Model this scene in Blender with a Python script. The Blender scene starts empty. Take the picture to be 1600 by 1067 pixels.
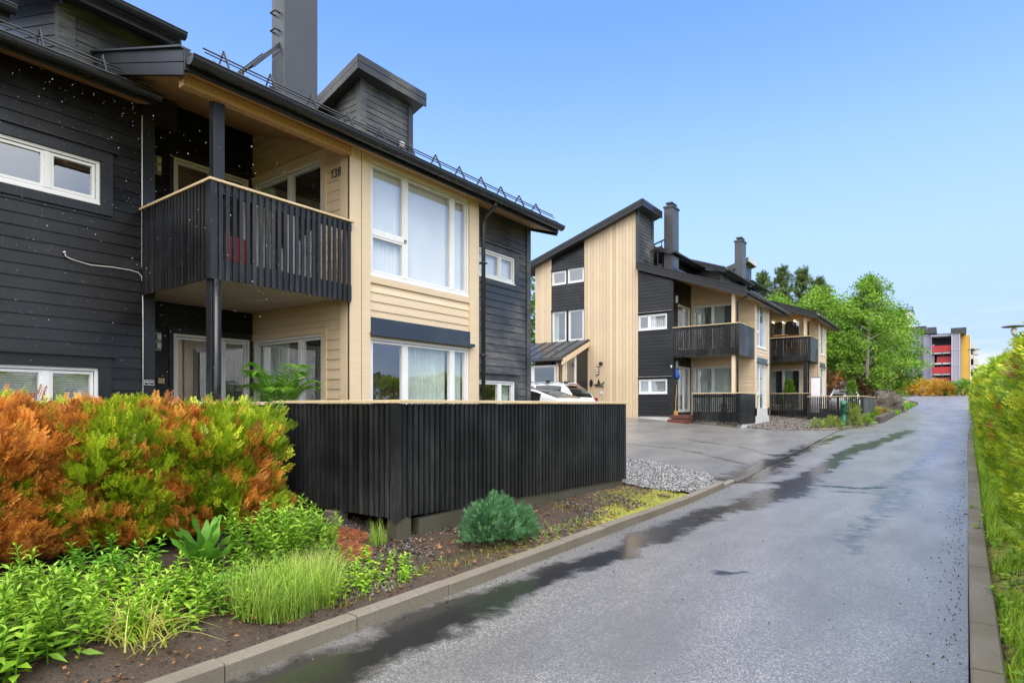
import bpy, math, random
import numpy as np
from mathutils import Vector, Matrix
R = math.radians
C = bpy.context.scene.collection
sc = bpy.context.scene
random.seed(7)
rng = np.random.default_rng(11)

# ------------------------------------------------------------------ camera
cam = bpy.data.cameras.new('camera'); co = bpy.data.objects.new('camera', cam); C.objects.link(co)
co.location = (0, 0, 1.65); co.rotation_euler = (R(90), 0, R(36.3))
cam.sensor_width = 36; cam.lens = 36 * 926 / 1600; cam.shift_y = (632 - 533.5) / 1600
cam.clip_start = .05; cam.clip_end = 3000
sc.camera = co
sc.render.resolution_x, sc.render.resolution_y = 1024, 682

# ------------------------------------------------------------------ light
SUN_EL, SUN_ROT = R(58), R(140)
w = bpy.data.worlds.new('World'); sc.world = w; w.use_nodes = True
nt = w.node_tree; nd = nt.nodes; lk = nt.links
bg = nd['Background']
sky = nd.new('ShaderNodeTexSky'); sky.sky_type = 'NISHITA'; sky.sun_disc = False
sky.sun_elevation = SUN_EL; sky.sun_rotation = SUN_ROT; sky.air_density = 1.0; sky.dust_density = .1; sky.ozone_density = 2.0
tc = nd.new('ShaderNodeTexCoord')
mpc = nd.new('ShaderNodeMapping'); mpc.inputs['Scale'].default_value = (1.4, 1.4, 9)
nzc = nd.new('ShaderNodeTexNoise'); nzc.inputs['Scale'].default_value = 2.6; nzc.inputs['Detail'].default_value = 7
lk.new(tc.outputs['Generated'], mpc.inputs[0]); lk.new(mpc.outputs[0], nzc.inputs['Vector'])
rc = nd.new('ShaderNodeValToRGB'); rc.color_ramp.elements[0].position = .44; rc.color_ramp.elements[1].position = .64
lk.new(nzc.outputs[0], rc.inputs[0])
sep = nd.new('ShaderNodeSeparateXYZ'); lk.new(tc.outputs['Generated'], sep.inputs[0])
band = nd.new('ShaderNodeMapRange'); band.inputs[1].default_value = .16; band.inputs[2].default_value = .05; lk.new(sep.outputs[2], band.inputs[0])
mm = nd.new('ShaderNodeMath'); mm.operation = 'MULTIPLY'; lk.new(rc.outputs[0], mm.inputs[0]); lk.new(band.outputs[0], mm.inputs[1])
mm2 = nd.new('ShaderNodeMath'); mm2.operation = 'MULTIPLY'; mm2.inputs[1].default_value = .8; lk.new(mm.outputs[0], mm2.inputs[0])
hs = nd.new('ShaderNodeHueSaturation'); hs.inputs['Hue'].default_value = .513; hs.inputs['Saturation'].default_value = 1.19; hs.inputs['Value'].default_value = 1.25
lk.new(sky.outputs[0], hs.inputs['Color'])
mxc = nd.new('ShaderNodeMixRGB'); mxc.inputs[2].default_value = (3.3, 3.4, 3.6, 1)
hz = nd.new('ShaderNodeMapRange'); hz.interpolation_type = 'SMOOTHERSTEP'; hz.inputs[1].default_value = .60; hz.inputs[2].default_value = .02; hz.inputs[4].default_value = .94; lk.new(sep.outputs[2], hz.inputs[0])
mxh = nd.new('ShaderNodeMixRGB'); mxh.inputs[2].default_value = (1.62, 2.2, 3.4, 1); lk.new(hz.outputs[0], mxh.inputs[0]); lk.new(hs.outputs[0], mxh.inputs[1])
lk.new(mm2.outputs[0], mxc.inputs[0]); lk.new(mxh.outputs[0], mxc.inputs[1])
# cloud deck overhead and behind the view, open blue sky low ahead
dotn = nd.new('ShaderNodeVectorMath'); dotn.operation = 'DOT_PRODUCT'; dotn.inputs[1].default_value = (.25, -.45, .86); lk.new(tc.outputs['Generated'], dotn.inputs[0])
nz2 = nd.new('ShaderNodeTexNoise'); nz2.inputs['Scale'].default_value = 2.2; nz2.inputs['Detail'].default_value = 6; lk.new(tc.outputs['Generated'], nz2.inputs['Vector'])
ad2 = nd.new('ShaderNodeMath'); ad2.operation = 'MULTIPLY_ADD'; ad2.inputs[1].default_value = .35; lk.new(nz2.outputs[0], ad2.inputs[0]); lk.new(dotn.outputs['Value'], ad2.inputs[2])
deck = nd.new('ShaderNodeMapRange'); deck.interpolation_type = 'SMOOTHSTEP'; deck.inputs[1].default_value = .42; deck.inputs[2].default_value = .72; lk.new(ad2.outputs[0], deck.inputs[0])
mxd = nd.new('ShaderNodeMixRGB'); mxd.inputs[2].default_value = (8.0, 8.2, 8.5, 1); lk.new(deck.outputs[0], mxd.inputs[0]); lk.new(mxc.outputs[0], mxd.inputs[1]); lk.new(mxd.outputs[0], bg.inputs[0])
bg.inputs[1].default_value = .14
sl = bpy.data.lights.new('sun', 'SUN'); sl.energy = 1.5; sl.angle = R(50); sl.color = (1, .95, .87)
so = bpy.data.objects.new('sun', sl); C.objects.link(so)
# sky rotation: 0 = sun towards +Y, growing clockwise seen from above
sdir = Vector((math.sin(SUN_ROT) * math.cos(SUN_EL), math.cos(SUN_ROT) * math.cos(SUN_EL), math.sin(SUN_EL)))
so.rotation_euler = sdir.to_track_quat('Z', 'Y').to_euler()
vs = sc.view_settings; vs.view_transform = 'Standard'; vs.look = 'None'; vs.gamma = 1; vs.exposure = 1.16
cy = sc.cycles
cy.max_bounces = 7; cy.transparent_max_bounces = 12; cy.caustics_reflective = False; cy.caustics_refractive = False
cy.use_denoising = True; cy.denoising_prefilter = 'NONE'

# ------------------------------------------------------------------ materials
def mat(name):
    m = bpy.data.materials.new(name); m.use_nodes = True
    return m, m.node_tree, m.node_tree.nodes['Principled BSDF']
def N(t, k, **kw):
    n = t.nodes.new('ShaderNode' + k)
    for a, v in kw.items():
        if a.startswith('i_'):
            n.inputs[int(a[2:])].default_value = v
        else: setattr(n, a, v)
    return n
def coords(t, scale=(1, 1, 1)):
    g = N(t, 'NewGeometry'); mp = N(t, 'Mapping'); mp.inputs['Scale'].default_value = scale
    t.links.new(g.outputs['Position'], mp.inputs[0]); return mp.outputs[0]
def noise(t, scale, detail=4, sc3=(1, 1, 1), rough=.55):
    n = N(t, 'TexNoise'); n.inputs['Scale'].default_value = scale; n.inputs['Detail'].default_value = detail; n.inputs['Roughness'].default_value = rough
    t.links.new(coords(t, sc3), n.inputs['Vector']); return n.outputs[0]
def ramp(t, fac, stops):
    r = N(t, 'ValToRGB'); e = r.color_ramp.elements
    while len(e) < len(stops): e.new(.5)
    for k, (p, c) in enumerate(stops):
        e[k].position = p; e[k].color = (c[0], c[1], c[2], 1) if not isinstance(c, float) else (c, c, c, 1)
    t.links.new(fac, r.inputs[0]); return r.outputs[0]
def mixc(t, fac, a, b, mode='MIX'):
    m = N(t, 'MixRGB', blend_type=mode)
    for i, v in ((0, fac), (1, a), (2, b)):
        if hasattr(v, 'is_linked') or hasattr(v, 'links'): t.links.new(v, m.inputs[i])
        else: m.inputs[i].default_value = v if i == 0 else (v[0], v[1], v[2], 1)
    return m.outputs[0]
def bump(t, p, hgt, strength=.3, dist=.01):
    b = N(t, 'Bump'); b.inputs['Strength'].default_value = strength; b.inputs['Distance'].default_value = dist
    t.links.new(hgt, b.inputs['Height']); t.links.new(b.outputs[0], p.inputs['Normal'])
def simple(name, col, rough=.5, metal=0., var=.25, nscale=6., bmp=0., spec=.5):
    m, t, p = mat(name)
    n = noise(t, nscale, 5)
    lo = [c * (1 - var) for c in col]; hi = [min(1, c * (1 + var)) for c in col]
    t.links.new(ramp(t, n, [(.3, lo), (.7, hi)]), p.inputs['Base Color'])
    t.links.new(ramp(t, noise(t, nscale * 2.3, 3), [(.3, max(0., rough - .1)), (.7, min(1., rough + .1))]), p.inputs['Roughness'])
    p.inputs['Metallic'].default_value = metal; p.inputs['Specular IOR Level'].default_value = spec
    if bmp: bump(t, p, noise(t, nscale * 14, 4), bmp, .004)
    return m
def wood_paint(name, col, worn, wear=(.55, .8), rough=.45, grain=(60, 3, 60), tint=.16, gc=.28):
    m, t, p = mat(name)
    g1 = noise(t, 1.0, 6, grain); g2 = noise(t, .9, 5); g3 = noise(t, 3.2, 3, (1.5, .25, 6))
    base = mixc(t, ramp(t, g1, [(.3, 0.), (.75, 1.)]), [c * (1 - gc) for c in col], [c * (1 + gc) for c in col])
    base = mixc(t, ramp(t, g3, [(.35, 0.), (.7, .55)]), base, [c * (1 - gc * .7) for c in col])
    wf = N(t, 'Math', operation='MULTIPLY'); t.links.new(ramp(t, g2, [(wear[0], 0.), (wear[1], 1.)]), wf.inputs[0]); t.links.new(ramp(t, g1, [(.38, .15), (.62, 1.)]), wf.inputs[1])
    bt = N(t, 'Attribute', attribute_name='board'); bm_ = N(t, 'Math', operation='MULTIPLY_ADD'); t.links.new(bt.outputs['Fac'], bm_.inputs[0]); bm_.inputs[1].default_value = tint; bm_.inputs[2].default_value = 1
    cmb = N(t, 'CombineXYZ'); [t.links.new(bm_.outputs[0], cmb.inputs[i]) for i in range(3)]
    t.links.new(mixc(t, 1.0, mixc(t, wf.outputs[0], base, worn), cmb.outputs[0], 'MULTIPLY'), p.inputs['Base Color'])
    t.links.new(ramp(t, g2, [(.35, rough - .14), (.65, rough + .14)]), p.inputs['Roughness'])
    p.inputs['Specular IOR Level'].default_value = .38
    bump(t, p, g1, .3, .003)
    return m
M = {}
M['black'] = wood_paint('black_stained_wood', (.0075, .0076, .0085), (.055, .056, .058), (.55, .85), .42)
M['blackv'] = wood_paint('black_stained_slats', (.011, .0115, .013), (.045, .045, .044), (.45, .8), .40, (40, 40, 3), tint=.26)
M['greyw'] = wood_paint('weathered_black_wood', (.036, .038, .041), (.19, .185, .175), (.42, .72), .5)
M['dark'] = wood_paint('black_trim_wood', (.015, .016, .019), (.05, .062, .066), (.6, .9), .42, (30, 30, 4))
M['tan'] = wood_paint('tan_painted_wood', (.64, .50, .34), (.54, .42, .28), (.5, .8), .45, tint=.06, gc=.10)
M['tanv'] = wood_paint('tan_painted_vertical_wood', (.60, .465, .315), (.50, .385, .26), (.45, .8), .5, (50, 50, 2.5), tint=.08, gc=.12)
M['soffit'] = wood_paint('varnished_soffit_wood', (.50, .30, .135), (.42, .25, .11), (.5, .8), .5, (3, 30, 30))
M['rail'] = wood_paint('pale_handrail_wood', (.62, .47, .28), (.48, .37, .24), (.45, .8), .5)
M['white'] = simple('white_window_paint', (.70, .70, .69), .35, var=.04, nscale=3)
M['roof'] = simple('dark_roof_metal', (.030, .032, .036), .38, var=.2, nscale=2.0, bmp=.05)
M['gutter'] = simple('black_gutter_metal', (.016, .017, .019), .25, var=.2, nscale=3)
M['chim'] = simple('grey_chimney_cladding', (.055, .058, .066), .42, metal=.2, var=.12, nscale=1.2)
M['conc'] = wood_paint('mossy_concrete', (.19, .165, .13), (.09, .075, .04), (.45, .7), .7, (40, 40, 40))
M['plinth'] = simple('pale_render_plinth', (.52, .51, .49), .8, var=.12, nscale=3, bmp=.1)
M['ceil'] = simple('painted_balcony_ceiling', (.42, .36, .30), .6, var=.12, nscale=3)
M['plinthd'] = wood_paint('damp_mossy_plinth', (.085, .075, .058), (.05, .05, .025), (.4, .7), .8, (30, 30, 30))
M['inside'] = simple('dim_room_wall', (.16, .14, .12), .8, var=.3, nscale=1.2)
M['blind'] = simple('white_blind_fabric', (.74, .72, .76), .8, var=.05, nscale=2)
M['curt'] = simple('pale_curtain_fabric', (.55, .60, .57), .8, var=.12, nscale=3)
M['steel'] = simple('dark_steel', (.06, .062, .066), .35, metal=.7, var=.15)
M['plast'] = simple('grey_plastic', (.35, .35, .34), .5, var=.1)
M['blackp'] = simple('black_plastic', (.012, .012, .013), .4, var=.1)
M['rust'] = simple('rusty_cast_iron', (.17, .05, .018), .62, var=.55, nscale=14, bmp=.4)
M['awn'] = wood_paint('dark_blue_board', (.030, .042, .062), (.07, .09, .11), (.5, .85), .35)
M['redw'] = simple('red_brown_step_paint', (.11, .035, .025), .5, var=.2)
M['purple'] = simple('lilac_render', (.25, .24, .325), .8, var=.08, nscale=.5)
M['yellow'] = simple('yellow_render', (.62, .37, .07), .8, var=.08, nscale=.5)
M['red'] = simple('red_panel', (.34, .012, .018), .45, var=.15, nscale=.6)
M['lgrey'] = simple('light_grey_concrete', (.48, .48, .52), .8, var=.1, nscale=.5)
M['green'] = simple('green_painted_metal', (.012, .13, .075), .4, var=.2)
M['rock'] = simple('grey_rock', (.082, .070, .058), .85, var=.5, nscale=3.5, bmp=.6)
M['bark'] = simple('brown_bark', (.085, .06, .042), .9, var=.4, nscale=12, bmp=.5)
M['birchbark'] = simple('birch_bark', (.34, .31, .27), .8, var=.5, nscale=9, bmp=.3)
M['stem'] = simple('green_stem', (.12, .20, .04), .6, var=.2)
M['terra'] = simple('terracotta', (.30, .10, .05), .7, var=.2)
M['tyre'] = simple('tyre_rubber', (.02, .02, .021), .7, var=.1)
M['lamp_off'] = simple('frosted_lamp_glass', (.72, .71, .66), .3, var=.05)
M['carwhite'] = simple('white_car_paint', (.62, .62, .63), .12, var=.02, nscale=1)
M['carblue'] = simple('dark_blue_car_paint', (.02, .045, .12), .15, var=.05, nscale=1)
M['cargrey'] = simple('dark_grey_car_trim', (.03, .03, .032), .4, var=.1)
M['carglass'] = simple('dark_car_glass', (.010, .012, .012), .04, var=.1, spec=.9)
M['tail'] = simple('red_lamp_lens', (.22, .008, .012), .12, var=.1)
M['wire'] = simple('white_cable_sheath', (.66, .65, .62), .5, var=.1)
M['blue'] = simple('blue_fabric', (.01, .06, .30), .7, var=.15)
M['oak'] = simple('yellow_wood', (.50, .26, .08), .5, var=.2)
M['deck'] = wood_paint('deck_boards', (.16, .13, .10), (.22, .19, .16), (.4, .7), .5)
def glass_mat(name, tint, ior, base=0.0):
    m, t, p = mat(name)
    out = t.nodes['Material Output']; t.nodes.remove(p)
    tr = N(t, 'BsdfTransparent'); tr.inputs[0].default_value = (*tint, 1)
    gl = N(t, 'BsdfGlossy'); gl.inputs[0].default_value = (1, 1, 1, 1)
    wv = noise(t, 1.1, 2); b = N(t, 'Bump'); b.inputs['Strength'].default_value = .04; b.inputs['Distance'].default_value = .02
    t.links.new(wv, b.inputs['Height']); t.links.new(b.outputs[0], gl.inputs['Normal']); gl.inputs['Roughness'].default_value = .01
    fr = N(t, 'Fresnel'); fr.inputs['IOR'].default_value = ior
    ad = N(t, 'Math', operation='ADD'); ad.inputs[1].default_value = base; ad.use_clamp = True
    bf = N(t, 'NewGeometry'); inv = N(t, 'Math', operation='SUBTRACT'); inv.inputs[0].default_value = 1; t.links.new(bf.outputs['Backfacing'], inv.inputs[1])
    t.links.new(fr.outputs[0], ad.inputs[0]); mu = N(t, 'Math', operation='MULTIPLY'); t.links.new(ad.outputs[0], mu.inputs[0]); t.links.new(inv.outputs[0], mu.inputs[1])
    mx = N(t, 'MixShader'); t.links.new(mu.outputs[0], mx.inputs[0]); t.links.new(tr.outputs[0], mx.inputs[1]); t.links.new(gl.outputs[0], mx.inputs[2])
    t.links.new(mx.outputs[0], out.inputs[0]); return m
M['glass'] = glass_mat('window_glass', (.88, .92, .91), 1.8, .13)
def leaf_mat(name, trans=.3, rough=.45):
    m, t, p = mat(name); out = t.nodes['Material Output']
    a = N(t, 'Attribute', attribute_name='Col')
    t.links.new(a.outputs['Color'], p.inputs['Base Color']); p.inputs['Roughness'].default_value = rough; p.inputs['Specular IOR Level'].default_value = .35
    tl = N(t, 'BsdfTranslucent'); t.links.new(a.outputs['Color'], tl.inputs[0])
    mx = N(t, 'MixShader'); mx.inputs[0].default_value = trans
    t.links.new(p.outputs[0], mx.inputs[1]); t.links.new(tl.outputs[0], mx.inputs[2]); t.links.new(mx.outputs[0], out.inputs[0])
    return m
M['leaf'] = leaf_mat('leaf_surface')
M['pebble'] = leaf_mat('pebble_surface', 0.0, .45)

# asphalt: the mesh carries a 'wet' attribute (standing water film in the wheel tracks)
def asphalt():
    m, t, p = mat('wet_asphalt')
    at = N(t, 'Attribute', attribute_name='wet').outputs['Fac']
    n_ag = noise(t, 75, 2, rough=.7); n_ag2 = noise(t, 160, 2); n_big = noise(t, .9, 7, (1.5, .5, 1)); n_mid = noise(t, 5, 5)
    col = mixc(t, ramp(t, n_ag, [(.34, 0.), (.56, .35), (.70, 1.)]), (.068, .065, .061), (.42, .40, .375))
    col = mixc(t, ramp(t, n_big, [(.38, 0.), (.64, .75)]), col, (.075, .073, .071))
    wadd = N(t, 'Math', operation='MULTIPLY_ADD'); t.links.new(n_mid, wadd.inputs[0]); wadd.inputs[1].default_value = .9; t.links.new(at, wadd.inputs[2])
    wet = ramp(t, wadd.outputs[0], [(.64, 0.), (1.08, 1.)])
    col = mixc(t, wet, col, (.020, .019, .018))
    t.links.new(col, p.inputs['Base Color'])
    rr = mixc(t, ramp(t, n_big, [(.35, .36), (.65, .50)]), (0, 0, 0), (0, 0, 0)) if False else ramp(t, n_big, [(.35, .42), (.65, .58)])
    rgh = mixc(t, wet, rr, (.13, .13, .13))
    t.links.new(rgh, p.inputs['Roughness']); p.inputs['Specular IOR Level'].default_value = .9
    p.inputs['Coat Weight'].default_value = .6; p.inputs['Coat Roughness'].default_value = .32; p.inputs['Coat IOR'].default_value = 1.45
    b1 = N(t, 'Bump'); b1.inputs['Distance'].default_value = .006
    t.links.new(mixc(t, wet, (.55, .55, .55), (.05, .05, .05)), b1.inputs['Strength'])
    t.links.new(mixc(t, .5, n_ag, n_ag2), b1.inputs['Height'])
    rip = noise(t, 26, 3); b2 = N(t, 'Bump'); b2.inputs['Distance'].default_value = .008
    t.links.new(mixc(t, wet, (0, 0, 0), (.30, .30, .30)), b2.inputs['Strength'])
    t.links.new(rip, b2.inputs['Height']); t.links.new(b1.outputs[0], b2.inputs['Normal']); t.links.new(b2.outputs[0], p.inputs['Normal'])
    return m
M['asphalt'] = asphalt()
def soil():
    m, t, p = mat('soil_and_moss')
    a = N(t, 'Attribute', attribute_name='moss').outputs['Fac']
    n1 = noise(t, 55, 5); n2 = noise(t, 3.5, 6); n3 = noise(t, 16, 5)
    dirt = mixc(t, ramp(t, n1, [(.35, 0.), (.7, 1.)]), (.018, .012, .008), (.075, .052, .034))
    dirt = mixc(t, ramp(t, n2, [(.4, 0.), (.65, .7)]), dirt, (.060, .034, .020))
    moss = mixc(t, ramp(t, n3, [(.35, 0.), (.65, 1.)]), (.12, .14, .014), (.28, .26, .025))
    sm_ = N(t, 'Math', operation='MULTIPLY_ADD'); t.links.new(n3, sm_.inputs[0]); sm_.inputs[1].default_value = .9; t.links.new(a, sm_.inputs[2])
    f = ramp(t, sm_.outputs[0], [(.78, 0.), (1.0, 1.)])
    t.links.new(mixc(t, f, dirt, moss), p.inputs['Base Color']); p.inputs['Roughness'].default_value = .8
    bump(t, p, mixc(t, .5, n1, n3), .8, .03)
    return m
M['soil'] = soil()

# ------------------------------------------------------------------ object helpers
def tag(o, label=None, cat=None, group=None, kind=None):
    if label: o['label'] = label
    if cat: o['category'] = cat
    if group: o['group'] = group
    if kind: o['kind'] = kind
    return o
def thing(name, loc, label, cat, group=None, rz=0):
    o = bpy.data.objects.new(name, None); C.objects.link(o); o.location = loc; o.rotation_euler = (0, 0, rz)
    o.empty_display_size = .2
    return tag(o, label, cat, group)
class MB:
    def __init__(s): s.v = []; s.f = []; s.t = {}
    def poly(s, pts):
        k = len(s.v); s.v += [tuple(p) for p in pts]; s.f.append(tuple(range(k, k + len(pts))))
    def hexa(s, p):   # 8 points: bottom 4 (ccw), top 4
        k = len(s.v); s.v += [tuple(q) for q in p]
        for f in ((0, 3, 2, 1), (4, 5, 6, 7), (0, 1, 5, 4), (1, 2, 6, 5), (2, 3, 7, 6), (3, 0, 4, 7)): s.f.append(tuple(k + i for i in f))
    def box(s, x0, x1, y0, y1, z0, z1):
        s.hexa([(x0, y0, z0), (x1, y0, z0), (x1, y1, z0), (x0, y1, z0), (x0, y0, z1), (x1, y0, z1), (x1, y1, z1), (x0, y1, z1)])
    def bar(s, a, b, wdt, hgt, up=(0, 0, 1)):
        a = Vector(a); b = Vector(b); d = (b - a).normalized(); u = Vector(up)
        if abs(d.dot(u)) > .98: u = Vector((1, 0, 0))
        sd = d.cross(u).normalized() * wdt / 2; uu = sd.cross(d).normalized() * hgt / 2
        s.hexa([a - sd - uu, a + sd - uu, b + sd - uu, b - sd - uu, a - sd + uu, a + sd + uu, b + sd + uu, b - sd + uu])
    def tube(s, pts, r, n=8, cap=True):
        pts = [Vector(p) for p in pts]; rs = r if isinstance(r, (list, tuple)) else [r] * len(pts)
        k = len(s.v); ref = None
        for i, p in enumerate(pts):
            d = (pts[min(i + 1, len(pts) - 1)] - pts[max(i - 1, 0)]).normalized()
            if ref is None or abs(d.dot(ref)) > .97: ref = Vector((0, 0, 1)) if abs(d.z) < .9 else Vector((1, 0, 0))
            a = d.cross(ref).normalized(); b = a.cross(d).normalized(); ref = b
            for j in range(n):
                t = 2 * math.pi * j / n; s.v.append(tuple(p + (a * math.cos(t) + b * math.sin(t)) * rs[i]))
        for i in range(len(pts) - 1):
            for j in range(n):
                s.f.append((k + i * n + j, k + i * n + (j + 1) % n, k + (i + 1) * n + (j + 1) % n, k + (i + 1) * n + j))
        if cap:
            s.f.append(tuple(k + j for j in range(n))[::-1]); s.f.append(tuple(k + (len(pts) - 1) * n + j for j in range(n)))
    def lathe(s, prof, c=(0, 0, 0), n=20):
        k = len(s.v)
        for (r, z) in prof:
            for j in range(n):
                t = 2 * math.pi * j / n; s.v.append((c[0] + r * math.cos(t), c[1] + r * math.sin(t), c[2] + z))
        for i in range(len(prof) - 1):
            for j in range(n): s.f.append((k + i * n + j, k + i * n + (j + 1) % n, k + (i + 1) * n + (j + 1) % n, k + (i + 1) * n + j))
    def build(s, name, m, parent=None, smooth=False, bevel=0, local=False, label=None):
        me = bpy.data.meshes.new(name)
        off = Vector((0, 0, 0))
        if parent is not None and not local:
            q = parent
            while q is not None: off += q.location; q = q.parent
        me.from_pydata([tuple(Vector(v) - off) for v in s.v], [], s.f)
        me.materials.append(M[m] if isinstance(m, str) else m)
        if s.t:
            a = me.attributes.new('board', 'FLOAT', 'FACE'); a.data.foreach_set('value', [s.t.get(i, 0.) for i in range(len(s.f))])
        o = bpy.data.objects.new(name, me); C.objects.link(o)
        if parent is not None: o.parent = parent
        if smooth:
            for p in me.polygons: p.use_smooth = True
        if bevel:
            b = o.modifiers.new('bevel', 'BEVEL'); b.width = bevel; b.segments = 2; b.limit_method = 'ANGLE'
        if label: o['label'] = label
        return o
class Fr:     # wall frame: a along the wall, z up, d outwards
    def __init__(s, O, u, n): s.O = Vector(O); s.u = Vector(u); s.n = Vector(n)
    def __call__(s, a, z, d=0): return s.O + s.u * a + s.n * d + Vector((0, 0, z))
    def box(s, mb, a0, a1, z0, z1, d0, d1):
        P = [s(a0, z0, d0), s(a1, z0, d0), s(a1, z0, d1), s(a0, z0, d1), s(a0, z1, d0), s(a1, z1, d0), s(a1, z1, d1), s(a0, z1, d1)]
        mb.hexa(P)
def clip(poly, la, lz, ma, mz):   # keep z <= line through (la,lz),(ma,mz)
    def g(p): return lz + (mz - lz) * (p[0] - la) / (ma - la) - p[1]
    out = []
    for i, p in enumerate(poly):
        q = poly[(i + 1) % len(poly)]; gp, gq = g(p), g(q)
        if gp >= 0: out.append(p)
        if gp * gq < 0:
            t = gp / (gp - gq); out.append((p[0] + (q[0] - p[0]) * t, p[1] + (q[1] - p[1]) * t))
    return out
def clad(mb, F, a0, a1, z0, z1, holes=(), top=None, pitch=.148, vert=False, lap=.016, d0=0.):
    if vert:
        k = 0; a = a0
        while a < a1 - 1e-4:
            b = min(a + pitch, a1); n0 = len(mb.f)
            cells(mb, F, a + .006, b - .006, z0, z1, holes, top, lambda q: d0 + .018, True)
            tn = random.gauss(0, 1)
            for i_ in range(n0, len(mb.f)): mb.t[i_] = tn
            a = b
        cells(mb, F, a0, a1, z0, z1, holes, top, lambda q: d0, False)
        return
    z = z0
    while z < z1 - 1e-4:
        zt = min(z + pitch, z1); n0 = len(mb.f)
        cells(mb, F, a0, a1, z, zt, holes, top, lambda q, z=z: d0 + lap * (1 - (q[1] - z) / pitch) + .003, False, lip=(z, d0 + lap + .003, d0 + .003))
        tn = random.gauss(0, 1)
        for i_ in range(n0, len(mb.f)): mb.t[i_] = tn
        z = zt
def cells(mb, F, a0, a1, z0, z1, holes, top, dep, sides, lip=None):
    zs = sorted({z0, z1} | {v for h in holes for v in (h[2], h[3]) if z0 < v < z1})
    for i in range(len(zs) - 1):
        zm = (zs[i] + zs[i + 1]) / 2
        iv = [(a0, a1)]
        for h in holes:
            if h[2] < zm < h[3]:
                nx = []
                for (p, q) in iv:
                    if h[1] <= p or h[0] >= q: nx.append((p, q))
                    else:
                        if p < h[0]: nx.append((p, h[0]))
                        if h[1] < q: nx.append((h[1], q))
                iv = nx
        for (p, q) in iv:
            if q - p < .004: continue
            pl = [(p, zs[i]), (q, zs[i]), (q, zs[i + 1]), (p, zs[i + 1])]
            if top: pl = clip(pl, *top)
            if len(pl) < 3: continue
            mb.poly([F(x[0], x[1], dep(x)) for x in pl])
            if sides:
                for aa in (p, q):
                    zz = [x[1] for x in pl if abs(x[0] - aa) < 1e-6]
                    if len(zz) >= 2: mb.poly([F(aa, min(zz), dep(pl[0])), F(aa, max(zz), dep(pl[0])), F(aa, max(zz), dep(pl[0]) - .018), F(aa, min(zz), dep(pl[0]) - .018)])
            if lip and zs[i] == lip[0] and abs(min(x[1] for x in pl) - zs[i]) < 1e-6:
                lo_ = [x[0] for x in pl if abs(x[1] - zs[i]) < 1e-6]
                mb.poly([F(min(lo_), zs[i], lip[1]), F(max(lo_), zs[i], lip[1]), F(max(lo_), zs[i], lip[2]), F(min(lo_), zs[i], lip[2])])
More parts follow.
